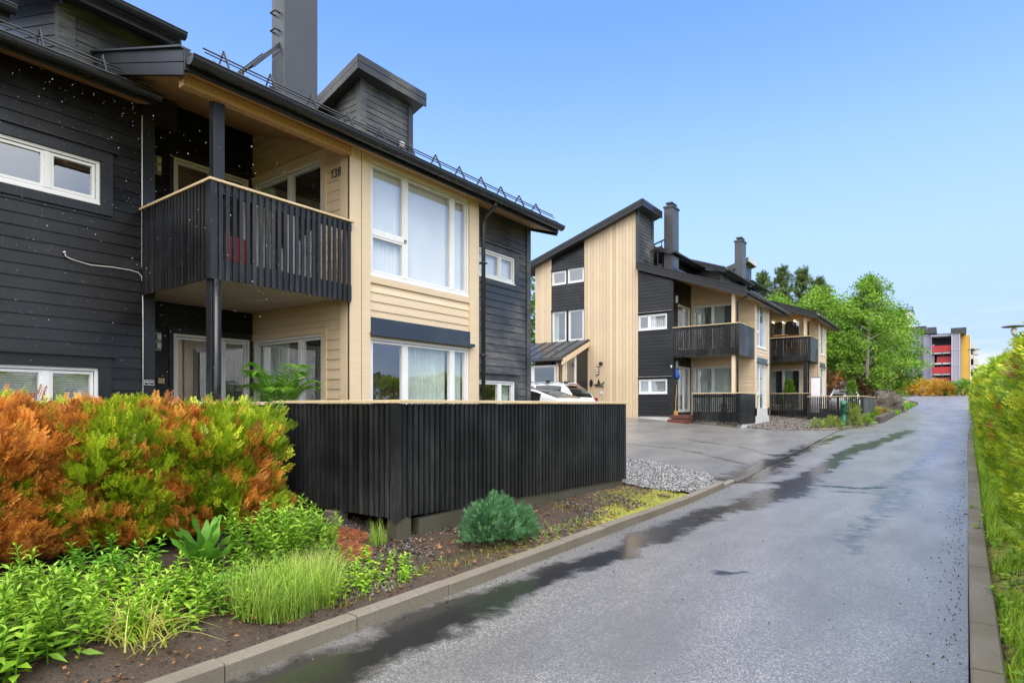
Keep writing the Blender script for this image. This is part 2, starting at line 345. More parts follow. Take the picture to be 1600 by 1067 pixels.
def window(parent, F, a0, a1, z0, z1, lites, name='window', depth=.9, fw=.04, label=None, sill=True):
    """lites: (a0,a1,z0,z1,covering). One window part with frame, pane, covering and the dim room behind it."""
    fm = MB(); pm = MB(); cv = MB(); cu = MB(); rm = MB()
    F.box(fm, a0, a1, z1 - fw, z1, -.09, .012); F.box(fm, a0, a1, z0, z0 + fw, -.09, .012)
    F.box(fm, a0, a0 + fw, z0 + fw, z1 - fw, -.09, .012); F.box(fm, a1 - fw, a1, z0 + fw, z1 - fw, -.09, .012)
    if sill: F.box(fm, a0 - .01, a1 + .01, z0 - .028, z0 - .002, -.05, .035)
    for (la, lb, za, zb, c) in lites:
        s = .034
        # sash, 12 mm behind the frame face
        F.box(fm, la, lb, zb - s, zb, -.07, -.006); F.box(fm, la, lb, za, za + s, -.07, -.006)
        F.box(fm, la, la + s, za + s, zb - s, -.07, -.006); F.box(fm, lb - s, lb, za + s, zb - s, -.07, -.006)
        pm.poly([F(la + s, za + s, -.035), F(lb - s, za + s, -.035), F(lb - s, zb - s, -.035), F(la + s, zb - s, -.035)])
        if c == 'vblind':
            n = max(2, int((lb - la) / .085)); wd = (lb - la) / n
            for k in range(n):
                x = la + k * wd; t = .018
                cv.poly([F(x + .002, za, -.12 - t), F(x + wd * 1.06, za, -.12 + t), F(x + wd * 1.06, zb, -.12 + t), F(x + .002, zb, -.12 - t)])
        elif c == 'hblind':
            n = int((zb - za) / .03)
            for k in range(n):
                z = za + k * .03
                cv.poly([F(la, z, -.11), F(lb, z, -.11), F(lb, z + .024, -.095), F(la, z + .024, -.095)])
        elif c in ('curtain', 'half', 'slit'):
            n = max(6, int((lb - la) / .02)); lo, hi = (la, lb) if c == 'curtain' else ((la, la + (lb - la) * .55) if c == 'half' else (la, la + (lb - la) * .3))
            pts = [(lo + (hi - lo) * k / n, -.16 + .03 * math.sin(k * 1.25) + .012 * math.sin(k * .37)) for k in range(n + 1)]
            for (p, q) in zip(pts[:-1], pts[1:]):
                cu.poly([F(p[0], za, p[1]), F(q[0], za, q[1]), F(q[0], zb, q[1]), F(p[0], zb, p[1])])
    for i_, p_ in enumerate(lites):
        for q_ in lites:
            if 0 < q_[0] - p_[1] < .2 and min(p_[3], q_[3]) > max(p_[2], q_[2]): F.box(fm, p_[1] + .001, q_[0] - .001, max(p_[2], q_[2]), min(p_[3], q_[3]), -.08, .004)
            if 0 < q_[2] - p_[3] < .2 and abs(p_[0] - q_[0]) < .01: F.box(fm, p_[0], p_[1], p_[3] + .001, q_[2] - .001, -.08, .002)
    F.box(rm, a0 + .01, a1 - .01, z0 + .01, z0 + .03, -depth, -.095); F.box(rm, a0 + .01, a1 - .01, z1 - .03, z1 - .01, -depth, -.095)
    F.box(rm, a0 + .005, a0 + .02, z0 + .03, z1 - .03, -depth, -.095); F.box(rm, a1 - .02, a1 - .005, z0 + .03, z1 - .03, -depth, -.095)
    F.box(rm, a0 + .005, a1 - .005, z0, z1, -depth - .03, -depth)
    wobj = fm.build(name, 'white', parent, label=label)
    pm.build('pane', 'glass', wobj)
    if cv.f: cv.build('blind', 'blind', wobj)
    if cu.f: cu.build('curtain', 'curt', wobj, smooth=False)
    rm.build('interior', 'inside', wobj)
    return wobj
def casing(mb, F, a0, a1, z0, z1, wd=.13, d=.035, head=True, bottom=True):
    if wd > 0:
        F.box(mb, a1, a1 + wd, z0 - wd, z1 + .002, .0, d); F.box(mb, a0 - wd, a0, z0 - wd, z1 + .002, 0, d)
    if bottom: F.box(mb, a0, a1, z0 - wd, z0 - .03, 0, d - .004)
    if head:
        F.box(mb, a0 - wd, a1 + wd, z1 + .004, z1 + wd, 0, d + .003)
        F.box(mb, a0 - wd - .03, a1 + wd + .06, z1 + wd, z1 + wd + .02, 0, .085)
def roof_slab(mb, x0, zx0, x1, zx1, y0, y1, th):
    """sloped slab: underside through (x0,zx0)-(x1,zx1)"""
    mb.hexa([(x0, y0, zx0), (x0, y1, zx0), (x1, y1, zx1), (x1, y0, zx1), (x0, y0, zx0 + th), (x0, y1, zx0 + th), (x1, y1, zx1 + th), (x1, y0, zx1 + th)])
def gutter_mb(mb, x, y0, y1, z, r=.07):
    n = 8; prof = [(x + r * math.cos(t), z + r * math.sin(t)) for t in [math.pi + math.pi * k / n for k in range(n + 1)]]
    for (p, q) in zip(prof[:-1], prof[1:]):
        mb.poly([(p[0], y0, p[1]), (p[0], y1, p[1]), (q[0], y1, q[1]), (q[0], y0, q[1])])
    for yy in (y0, y1): mb.poly([(p[0], yy, p[1]) for p in prof])
    mb.tube([(x + r, y0, z + .005), (x + r, y1, z + .005)], .011, 6)
    mb.tube([(x - r, y0, z + .005), (x - r, y1, z + .005)], .008, 6)
def snow_guard(mb, x, z, y0, y1, step, slope, hgt=.21):
    y = y0 + .25
    while y < y1 - .1:
        for s in (0, 1):
            pass
        mb.bar((x + .13, y, z - .13 * slope), (x, y, z + hgt), .03, .008, (0, 1, 0)); mb.bar((x, y, z + hgt), (x - .13, y, z + .13 * slope), .03, .008, (0, 1, 0))
        y += step
    mb.tube([(x, y0, z + hgt * .62), (x, y1, z + hgt * .62)], .010, 6)
    mb.tube([(x + .05, y0, z + hgt * .30), (x + .05, y1, z + hgt * .30)], .008, 6)
def slats(mb, F, a0, a1, zb, zt, pitch=.083, wd=.050, th=.022, d=.0, jit=.004):
    n = int(round((a1 - a0) / pitch)); p = (a1 - a0) / n
    for k in range(n):
        x = a0 + p * k + (p - wd) / 2
        f = (k + .5) / n
        b = zb(f) if callable(zb) else zb
        j = random.uniform(-jit, jit); tn = random.gauss(0, 1)
        for i_ in range(6): mb.t[len(mb.f) + i_] = tn
        F.box(mb, x, x + wd, b + j, zt, d + random.uniform(-.0015, .0015), d + th)

# ------------------------------------------------------------------ ground
def road_z(Y): return np.interp(Y, [-60, 10, 20, 28, 45, 75, 110, 140, 400], [0, 0, .25, .5, .95, 1.75, 2.9, 3.3, 3.3])
XLp = ([-60, 12.3, 20, 28.3, 36, 45, 71, 80, 90, 110, 150], [-3.45, -3.45, -3.6, -3.75, -2.65, -2.6, -2.3, -2.7, -4.2, -6.5, -6.5])
XRp = ([-60, 0, 4.4, 9, 14, 21, 28, 45, 71, 110, 150], [.08, .08, .10, .2, .32, .45, .62, 1.3, 2.1, 2.8, 3.])
def smooth(a, b, x):
    x = np.clip((x - a) / (b - a), 0, 1); return x * x * (3 - 2 * x)
def ground_z(X, Y):
    X = np.asarray(X, float); Y = np.asarray(Y, float)
    d = np.maximum(0, -3.45 - X)
    ya = np.interp(d, [0, .15, 1.2, 3, 6, 20], [.0, .10, .25, .42, .55, .7]); dr = np.interp(d, [0, 7, 15, 40, 300], [0, .6, 1.0, 1.5, 3])
    ww = smooth(9.5, 14, Y)
    z = road_z(Y) + ya * (1 - ww) + dr * ww
    # bank that carries the birches, left of the far road
    xl = np.interp(Y, *XLp)
    z = z + 1.1 * smooth(.3, 4.5, xl - X) * smooth(44, 52, Y) * (1 - smooth(78, 92, Y))
    xr = np.interp(Y, *XRp)
    z = z + np.clip((X - xr - .15) * .3, 0, .10) * 1.0
    return z
def gz(x, y): return float(ground_z(x, y))
def grid_obj(name, xs_of_row, ys, zf, m, attrs=None, kind='structure'):
    rows = [np.asarray(xs_of_row(y)) for y in ys]; n = len(rows[0])
    X = np.array(rows); Y = np.repeat(np.asarray(ys)[:, None], n, 1); Z = zf(X, Y)
    V = np.stack([X, Y, Z], -1).reshape(-1, 3)
    idx = np.arange(len(ys) * n).reshape(len(ys), n)
    F = np.stack([idx[:-1, :-1], idx[:-1, 1:], idx[1:, 1:], idx[1:, :-1]], -1).reshape(-1, 4)
    me = quadmesh(name, V, F)
    me.materials.append(M[m]); me.polygons.foreach_set('use_smooth', np.ones(len(F), bool))
    if attrs:
        for k, fn in attrs.items():
            a = me.attributes.new(k, 'FLOAT', 'POINT'); a.data.foreach_set('value', fn(V[:, 0], V[:, 1]).astype(np.float32))
    o = bpy.data.objects.new(name, me); C.objects.link(o); o['kind'] = kind
    return o
def quadmesh(name, V, F):
    me = bpy.data.meshes.new(name); k = F.shape[1]
    me.vertices.add(len(V)); me.vertices.foreach_set('co', np.ascontiguousarray(V, np.float32).ravel())
    me.loops.add(F.size); me.loops.foreach_set('vertex_index', np.ascontiguousarray(F, np.int32).ravel())
    me.polygons.add(len(F)); me.polygons.foreach_set('loop_start', np.arange(0, F.size, k, dtype=np.int32))
    me.update(calc_edges=True); return me
def vnoise(x, y, s, seed=0):
    """cheap smooth value noise"""
    x = x * s; y = y * s
    xi = np.floor(x); yi = np.floor(y); fx = x - xi; fy = y - yi; fx = fx * fx * (3 - 2 * fx); fy = fy * fy * (3 - 2 * fy)
    def hsh(a, b): v = np.sin(a * 127.1 + b * 311.7 + seed * 74.7) * 43758.5453; return v - np.floor(v)
    return (hsh(xi, yi) * (1 - fx) + hsh(xi + 1, yi) * fx) * (1 - fy) + (hsh(xi, yi + 1) * (1 - fx) + hsh(xi + 1, yi + 1) * fx) * fy
def poly_dist(X, Y, pts):
    d = np.full(X.shape, 1e9)
    for (a, b) in zip(pts[:-1], pts[1:]):
        ax, ay, wa = a; bx, by, wb = b
        L2 = (bx - ax) ** 2 + (by - ay) ** 2
        t = np.clip(((X - ax) * (bx - ax) + (Y - ay) * (by - ay)) / L2, 0, 1)
        q = np.hypot(X - ax - t * (bx - ax), Y - ay - t * (by - ay)) / (wa + (wb - wa) * t)
        d = np.minimum(d, q)
    return d
WET = [  # water films on the road: polylines (x, y, half width)
    ([(-3.1, 1.2, .3), (-3.1, 2.2, .32), (-3.08, 3.4, .30), (-3.05, 4.6, .24), (-3.0, 5.6, .22), (-2.95, 7.2, .28), (-2.9, 8.9, .32), (-2.55, 10.8, .42), (-2.3, 12.1, .5), (-2.42, 14, .34), (-2.35, 17, .26), (-2.35, 20, .30), (-2.0, 23, .34), (-1.6, 26, .3), (-1.3, 30, .3)], 1.0),
    ([(-.92, 7.5, .14), (-.9, 9.4, .30), (-.8, 12.2, .36), (-.55, 17, .26), (-.2, 22, .3), (.0, 26, .3)], .47),
    ([(-3.5, 12.5, .35), (-3.5, 14.5, .55), (-3.62, 18, .3), (-3.5, 23, .25), (-3.3, 26, .25)], .9),
    ([(-3.2, 12.6, .2), (-2.3, 12.8, .25), (-1.5, 12.95, .14), (-.8, 13.05, .12)], .9),
    ([(-1.55, 12.2, .1), (-1.2, 12.3, .12)], .8),
    ([(-1.7, 5.9, .10), (-1.5, 6.0, .09)], .8),
    ([(-6.7, 18.9, .10), (-5.3, 18.7, .12), (-4.3, 17.9, .12), (-3.7, 17.2, .15)], .8),
    ([(-8.5, 15.9, .2), (-7.2, 16.0, .18), (-6.3, 16.4, .15), (-5.1, 15.9, .14), (-3.9, 14.9, .15)], .62),
    ([(.05, 14, .05), (.09, 11.2, .05), (.10, 9, .04)], .75),
    ([(-.6, 35, .3), (.4, 35.2, .3)], .6), ([(-1.5, 40, .4), (.5, 40.3, .35)], .65), ([(-.5, 62, .5), (1.5, 62, .5)], .7),
]
def wet_attr(X, Y):
    wv = np.zeros(X.shape); jx = (vnoise(X, Y, 2.2, 1) - .5) * .30 + (vnoise(X, Y, 7, 2) - .5) * .10; jy = (vnoise(X, Y, 2.2, 3) - .5) * .3
    for pts, k in WET:
        d = poly_dist(X + jx, Y + jy, pts); wv = np.maximum(wv, k * .62 * np.clip(1.35 - d, 0, 1))
    return wv + .16 * (vnoise(X, Y, .5, 5) - .4)
ys = np.concatenate([np.arange(-8, .5, .5), np.arange(.5, 16, .06), np.arange(16, 34, .15), np.arange(34, 80, .7), np.arange(80, 152, 3)])
def road_row(y):
    a = np.interp(y, *XLp); b = np.interp(y, *XRp); return np.linspace(a, b, 64)
grid_obj('road', road_row, ys, lambda X, Y: road_z(Y) + .008, 'asphalt', {'wet': wet_attr})
ys2 = np.concatenate([np.arange(10.2, 12.3, .3), np.arange(12.3, 24, .16), np.arange(24, 34.3, .5)])
grid_obj('driveway', lambda y: np.concatenate([np.linspace(-34, -12, 12)[:-1], np.linspace(-12, float(np.interp(y, *XLp)) + .001 if y > 12.3 else -3.62, 60)]), ys2, lambda X, Y: ground_z(X, Y) + .010, 'asphalt', {'wet': wet_attr})
def moss_attr(X, Y):
    xr = np.interp(Y, *XRp)
    right = smooth(0, .1, X - xr - .1) * (.35 + .35 * vnoise(X, Y, 1.3, 8))
    left = (vnoise(X, Y, 1.1, 4) - .35) * .9 * smooth(-5.0, -4.0, X) * (X < -3.4)
    edge = .42 * smooth(-4.15, -3.85, X) * (X < -3.45) * smooth(3.2, 4.2, Y) + .30 * smooth(7.0, 8.5, Y) * (1 - smooth(10, 11, Y)) * (X < -3.4)
    return np.clip(right + left * .5 + edge, 0, 1)
gx = np.concatenate([[-900, -500, -250, -120, -70, -45, -34], np.arange(-32, -12, 2.), np.arange(-12, -7, .5), np.arange(-7, -3.7, .12), [-3.62, -3.58], [-3.44], np.arange(-3, .2, .6), np.arange(.25, 2.2, .1), np.arange(2.4, 6, .6), [8, 12, 20, 40, 80, 160, 320, 600, 900]])
gy = np.concatenate([[-900, -400, -150, -60, -25, -12], np.arange(-8, 0, 1.), np.arange(0, 13, .12), np.arange(13, 36, .6), np.arange(36, 100, 2.), np.arange(100, 170, 6), [200, 300, 500, 900]])
def gzf(X, Y):
    z = ground_z(X, Y); xl = np.interp(Y, *XLp); xr = np.interp(Y, *XRp)
    under = (X > xl - .05) & (X < xr + .02)
    rough = (vnoise(X, Y, 3, 21) - .5) * .06 + (vnoise(X, Y, 9, 22) - .5) * .025
    rough = rough * (((X < -3.75) & (Y < 10.2)) | (X > .5))
    drv = (X <= xl - .05) & (Y > 10) & (Y < 35)
    return z + rough - np.where(under, .15, np.where(drv, .03, 0))
grid_obj('ground', lambda y: gx, gy, gzf, 'soil', {'moss': moss_attr})

def kerb(name, pts, wd, hgt, side, m='conc', joint=1.0):
    """kerb stones along a polyline of (x, y); side = +1 puts the stone to the left of travel"""
    mb = MB(); P = [Vector((p[0], p[1], 0)) for p in pts]
    stones = []
    for a, b in zip(P[:-1], P[1:]):
        n = max(1, int(round((b - a).length / joint)))
        for k in range(n): stones.append((a.lerp(b, k / n), a.lerp(b, (k + 1) / n)))
    for a, b in stones:
        d = (b - a).normalized(); s = Vector((-d.y, d.x, 0)) * side * wd; g = d * .004
        q = [a + g, b - g, b - g + s, a + g + s]; hj = random.uniform(-.006, .006)
        za, zb = float(road_z(a.y)), float(road_z(b.y))
        zz = [za, zb, zb, za]; c = .012
        sn = s.normalized() * c
        mb.v += []
        lo = [(p.x, p.y, z - .1) for p, z in zip(q, zz)]; mid = [(p.x, p.y, z + hgt - c + hj) for p, z in zip(q, zz)]
        qt = [q[0] + sn, q[1] + sn, q[2] - sn, q[3] - sn]; tp = [(p.x, p.y, z + hgt + hj) for p, z in zip(qt, zz)]
        k = len(mb.v); mb.v += lo + mid + tp
        for i in range(4):
            j = (i + 1) % 4
            mb.f.append((k + i, k + j, k + 4 + j, k + 4 + i)); mb.f.append((k + 4 + i, k + 4 + j, k + 8 + j, k + 8 + i))
        mb.f.append((k + 8, k + 9, k + 10, k + 11))
    o = mb.build(name, m); o['kind'] = 'structure'; return o
kerb('kerb', [(-3.45, -6), (-3.45, 11.6)], .13, .12, 1)
kerb('kerb', [(-3.45, 11.6), (-3.48, 12.4)], .13, .06, 1)
kerb('kerb', [(.09, -6), (.11, 4.4), (.2, 9), (.32, 14), (.45, 21), (.62, 28), (1.3, 45)], .16, .11, -1)
kerb('kerb', [(-4.9, 26.9), (-4.4, 27.4), (-3.9, 28.3), (-3.3, 31.5), (-2.75, 35.6)], .14, .13, 1)
kerb('planter_edge', [(-2.72, 35.0), (-2.68, 36.0), (-2.65, 44)], .30, .34, 1, 'rock', 1.2)

# ================================================================== the near house (road side faces +X)
HA = thing('apartment_house', (-9.3, 7, .3), 'near black timber apartment house with tan bay window, slatted balcony and tall grey chimney', 'house')
SL = .33
LW = Fr((-9.26, -4, 0), (0, 1, 0), (1, 0, 0))                 # left wall, a = Y + 4
hU = (5.55, 7.16, 4.37, 4.93); hL = (5.55, 7.14, 1.45, 2.14)
mb = MB(); clad(mb, LW, 0, 7.69, .3, 5.92, [hU, hL], pitch=.155); LW.box(mb, 0, 5.5, .1, 5.9, -.3, -.25)
wallL = mb.build('wall', 'black', HA)
window(HA, LW, *hU, [(5.60, 6.55, 4.42, 4.88, None), (6.62, 7.11, 4.42, 4.88, None)])
window(HA, LW, *hL, [(5.60, 6.53, 1.5, 2.09, 'hblind'), (6.61, 7.09, 1.5, 2.09, 'hblind')])
mb = MB(); casing(mb, LW, *hU[:2], *hU[2:], .15, .045); casing(mb, LW, *hL[:2], *hL[2:], .15, .045)
LW.box(mb, 7.69, 7.85, .3, 5.95, -.10, .03)
mb.build('window_casing', 'dark', HA)
# white cable stapled to the left wall
mb = MB(); z = lambda *p: LW(p[0] + 4, p[1], .045)
mb.tube([z(2.755, 3.62), z(2.77, 3.57), z(2.83, 3.545), z(3.05, 3.51), z(3.3, 3.53), z(3.52, 3.53), z(3.62, 3.515), z(3.665, 3.47), z(3.68, 3.36), z(3.685, 2.6), z(3.684, 1.3)], .0055, 6)
mb.tube([z(2.75, 3.63), z(2.758, 3.61)], .016, 8)
mb.build('cable', 'wire', HA, smooth=True)
mb = MB(); mb.tube([LW(7.675, 3.6, .04), LW(7.675, 5.75, .04)], .007, 6); mb.build('cable', 'wire', HA)
# recess behind the balcony
BW = Fr((-10.1, 3.7, 0), (0, 1, 0), (1, 0, 0))                # a = Y - 3.7
hbU = (.78, 2.06, 3.5, 5.66); hbL = (.78, 2.08, .75, 2.80)
mb = MB(); clad(mb, BW, 0, 2.15, .5, 6.75, [hbU, hbL], pitch=.155)
mb.box(-10.1, -9.28, 3.70, 3.83, .4, 6.4)
mb.build('recess_wall', 'black', HA)
window(HA, BW, *hbU, [(.83, 1.40, 3.55, 5.61, None), (1.46, 2.01, 3.55, 5.61, None)], 'balcony_door', .5)
window(HA, BW, *hbL, [(.83, 1.55, .8, 2.75, None), (1.62, 2.03, .8, 2.75, None)], 'patio_door', .5)
mb = MB(); casing(mb, BW, *hbU[:2], *hbU[2:], .07, .03, True, False); casing(mb, BW, *hbL[:2], *hbL[2:], .07, .03, True, False); mb.build('door_casing', 'dark', HA)
for zz in (2.5, 5.28):
    mb = MB(); BW.box(mb, .48, .58, zz, zz + .29, .03, .06); q = mb.build('wall_lamp', 'plast', HA)
    mb = MB()
    for k in (0, 1): BW.box(mb, .495, .565, zz + .03 + k * .135, zz + .125 + k * .135, .06, .11)
    mb.build('lamp_shade', 'lamp_off', q, bevel=.01)
mb = MB(); BW.box(mb, .53, .63, 1.98, 2.07, .025, .07); mb.build('door_bell', 'rail', HA, bevel=.008)
mb = MB(); LW.box(mb, 7.705, 7.835, 1.93, 2.0, .03, .036); q = mb.build('name_plate', 'white', HA)
mb = MB(); LW.box(mb, 7.71, 7.83, 1.936, 1.994, .036, .038); mb.build('plate_face', 'blackp', q)
mb = MB()
for (a0_, a1_) in ((7.72, 7.765), (7.775, 7.82)): LW.box(mb, a0_, a1_, 1.966, 1.976, .038, .040)
LW.box(mb, 7.757, 7.783, 1.945, 1.952, .038, .040); mb.build('plate_mark', 'white', q)
# tan bay: side wall looking at the balcony and front
SW = Fr((-10.1, 5.85, 0), (1, 0, 0), (0, -1, 0))              # a = X + 10.1
hsU = (.08, 2.06, 3.5, 5.58); hsL = (.06, 2.07, .75, 2.78)
mb = MB(); clad(mb, SW, 0, 2.71, .5, 6.75, [hsU, hsL], (0, 6.60, 2.71, 5.68), pitch=.155)
mb.build('bay_side_wall', 'tan', HA)
window(HA, SW, *hsU, [(.13, 1.10, 3.55, 5.53, 'slit'), (1.17, 2.01, 3.55, 5.53, None)], 'balcony_door', .8, sill=False)
window(HA, SW, *hsL, [(.11, 1.40, .80, 2.73, 'half'), (1.47, 2.02, .80, 2.73, None)], 'patio_door', .8, sill=False)
mb = MB()
for h in (hsU, hsL):
    SW.box(mb, h[1], h[1] + .10, h[2] - .1, h[3] + .003, 0, .035); SW.box(mb, 0, h[1] + .10, h[3] + .004, h[3] + .10, 0, .036); SW.box(mb, 0, h[1] + .14, h[3] + .10, h[3] + .12, 0, .06)
SW.box(mb, 2.52, 2.745, .5, 5.62, 0, .035)
mb.build('door_casing', 'tan', HA)
mb = MB(); SW.box(mb, 2.06 - .03, 2.06 + .0, 1.55, 1.72, .03, .07); mb.build('door_handle', 'white', HA)
mb = MB()   # house number 13B as strokes
def stroke(pts, r=.0085): mb.tube([SW(2.31 + p[0], 5.19 + p[1], .038) for p in pts], r, 6)
stroke([(0, .09), (.03, .13), (.03, 0)])
stroke([(.075, .115), (.10, .13), (.135, .115), (.135, .085), (.10, .068), (.135, .05), (.135, .015), (.10, 0), (.072, .018)])
stroke([(.185, 0), (.185, .13), (.225, .125), (.235, .10), (.22, .072), (.185, .068)]); stroke([(.22, .068), (.24, .04), (.228, .008), (.185, 0)])
mb.build('house_number', 'blackp', HA)
BF = Fr((-7.39, 5.85, 0), (0, 1, 0), (1, 0, 0))               # bay front, a = Y - 5.85
hW = (.38, 2.78, 3.72, 5.53); hV = (.38, 2.78, .85, 2.72)
mb = MB(); clad(mb, BF, 0, 3.05, .4, 5.66, [hW, hV], pitch=.145); mb.box(-10, -7.42, 8.86, 8.9, .4, 5.6)
mb.build('bay_front_wall', 'tan', HA)
window(HA, BF, *hW, [(.43, 1.13, 4.43, 5.48, 'vblind'), (.43, 1.13, 3.77, 4.36, 'vblind'), (1.20, 2.31, 3.77, 5.48, 'vblind'), (2.38, 2.73, 3.77, 5.48, 'vblind')], 'bay_window')
window(HA, BF, *hV, [(.43, 1.13, .9, 2.67, None), (1.20, 2.31, .9, 2.67, 'curtain'), (2.38, 2.73, .9, 2.67, 'curtain')], 'bay_window')
mb = MB()
BF.box(mb, -.035, .18, .4, 5.66, .005, .055); BF.box(mb, .20, .372, .4, 5.66, .005, .05)
BF.box(mb, 2.788, 3.0, .4, 5.66, .005, .05); BF.box(mb, 3.015, 3.07, .4, 5.66, -.02, .04)
BF.box(mb, .372, 2.788, 5.535, 5.66, .005, .042); BF.box(mb, .372, 2.788, 3.585, 3.69, .005, .04)
mb.build('bay_corner_board', 'tan', HA)
mb = MB(); BF.box(mb, .184, .196, .5, 5.6, .0, .025)
mb.build('vent_strip', 'blackp', HA)
mb = MB(); BF.box(mb, .372, 2.79, 2.80, 3.035, .02, .055); BF.box(mb, .36, 2.86, 2.745, 2.80, .0, .12); mb.build('awning_board', 'awn', HA)
# dark wall beyond the bay
DW = Fr((-7.75, 8.9, 0), (0, 1, 0), (1, 0, 0))                # a = Y - 8.9
hX = (.28, 1.72, 4.31, 4.88); hY = (.28, 1.72, 1.3, 2.16)
mb = MB(); clad(mb, DW, 0, 2.3, .3, 5.76, [hX, hY], pitch=.155)
mb.build('wall', 'greyw', HA)
window(HA, DW, *hX, [(.33, 1.17, 4.36, 4.83, 'vblind'), (1.24, 1.67, 4.36, 4.83, 'vblind')])
window(HA, DW, *hY, [(.33, 1.17, 1.35, 2.11, None), (1.24, 1.67, 1.35, 2.11, 'curtain')])
mb = MB(); casing(mb, DW, *hX[:2], *hX[2:], .14, .03); casing(mb, DW, *hY[:2], *hY[2:], .14, .03)
DW.box(mb, 2.17, 2.32, .3, 5.80, -.10, .045); mb.build('window_casing', 'greyw', HA)
mb = MB()
clad(mb, Fr((-7.75, 11.2, 0), (-1, 0, 0), (0, 1, 0)), 0, 5.2, .3, 10, [], (0, 5.70, 5.2, 7.35), vert=True, pitch=.14)
mb.build('gable_wall', 'tanv', HA)
mb = MB(); mb.tube([(-7.0, 9.02, 5.62), (-7.05, 9.02, 5.45), (-7.25, 9.02, 5.33), (-7.32, 9.02, 5.15), (-7.32, 9.02, .4)], .042, 10)
for zz in (4.4, 2.6): mb.box(-7.39, -7.27, 8.96, 9.08, zz, zz + .03)
mb.build('downspout', 'gutter', HA, smooth=True)
# roofs
X0, ZS = -7.08, 5.50
def zs(x): return ZS + SL * (X0 - x)
mb = MB(); roof_slab(mb, X0 - .02, zs(X0 - .02), -13.0, zs(-13.0), 3.34, 11.27, .03); mb.build('soffit', 'soffit', HA)
mb = MB(); roof_slab(mb, X0, zs(X0) + .033, -13.2, zs(-13.2) + .033, 3.30, 11.32, .20)
y = 3.6
while y < 11.3:
    mb.hexa([(X0, y, zs(X0) + .23), (X0, y + .03, zs(X0) + .23), (-13.2, y + .03, zs(-13.2) + .23), (-13.2, y, zs(-13.2) + .23), (X0, y, zs(X0) + .26), (X0, y + .03, zs(X0) + .26), (-13.2, y + .03, zs(-13.2) + .26), (-13.2, y, zs(-13.2) + .26)]); y += .42
RA = mb.build('roof', 'roof', HA)
def verge(mb, xa, za, xb, zb, y, hgt, th=.045, gap=.012):
    """two boards of a verge at the gable end y, following the slope"""
    h2 = hgt / 2
    for (p, q) in ((0, h2 - gap / 2), (h2 + gap / 2, hgt)):
        mb.hexa([(xa, y - th, za + p), (xb, y - th, zb + p), (xb, y, zb + p), (xa, y, za + p), (xa, y - th, za + q), (xb, y - th, zb + q), (xb, y, zb + q), (xa, y, za + q)])
def cap(mb, xa, za, xb, zb, y, w0=-.07, w1=.06, t=.02):
    mb.hexa([(xa, y + w0, za), (xb, y + w0, zb), (xb, y + w1, zb), (xa, y + w1, za), (xa, y + w0, za + t), (xb, y + w0, zb + t), (xb, y + w1, zb + t), (xa, y + w1, za + t)])
mb = MB(); verge(mb, X0, zs(X0) - .06, -13.1, zs(-13.1) - .06, 3.30, .30); verge(mb, X0, zs(X0) - .06, -13.1, zs(-13.1) - .06, 11.365, .30)
mb.box(X0, X0 + .03, 3.26, 11.36, ZS - .01, ZS + .20)
mb.build('barge_board', 'dark', HA)
mb = MB(); cap(mb, X0, zs(X0) + .245, -13.1, zs(-13.1) + .245, 3.28); mb.build('verge_flashing', 'roof', HA); mb = MB(); cap(mb, X0, zs(X0) + .245, -13.1, zs(-13.1) + .245, 11.34); mb.build('verge_flashing', 'roof', HA)
mb = MB(); gutter_mb(mb, X0 + .12, 3.27, 11.36, ZS + .115, .088); mb.build('gutter', 'gutter', HA, smooth=False)
mb = MB(); snow_guard(mb, X0 - .05, zs(X0 - .05) + .235, 3.5, 11.25, .62, SL); mb.build('snow_guard', 'steel', HA)
mb = MB(); mb.hexa([(-7.42, 3.36, 5.44), (-7.30, 3.36, 5.44), (-7.30, 5.82, 5.44), (-7.42, 5.82, 5.44), (-7.42, 3.36, 5.60), (-7.30, 3.36, 5.565), (-7.30, 5.82, 5.565), (-7.42, 5.82, 5.60)])
mb.build('eave_beam', 'soffit', HA)
# left, lower roof
XL0, ZL0 = -8.78, 5.76
def zl(x): return ZL0 + SL * (XL0 - x)
mb = MB(); roof_slab(mb, XL0 - .02, zl(XL0 - .02) - .005, -9.6, zl(-9.6) - .005, -4, 3.62, .025); mb.build('soffit', 'soffit', HA)
mb = MB(); roof_slab(mb, XL0, zl(XL0) + .025, -13, zl(-13) + .025, -4, 3.64, .16); mb.box(XL0, XL0 + .03, -4, 3.64, ZL0 - .01, ZL0 + .16); mb.build('roof', 'roof', HA)
mb = MB(); gutter_mb(mb, XL0 + .12, -4, 3.68, ZL0 + .09, .088); mb.build('gutter', 'gutter', HA)
mb = MB(); snow_guard(mb, XL0 - .05, zl(XL0 - .05) + .185, -3.8, 3.62, .66, SL); mb.build('snow_guard', 'steel', HA)
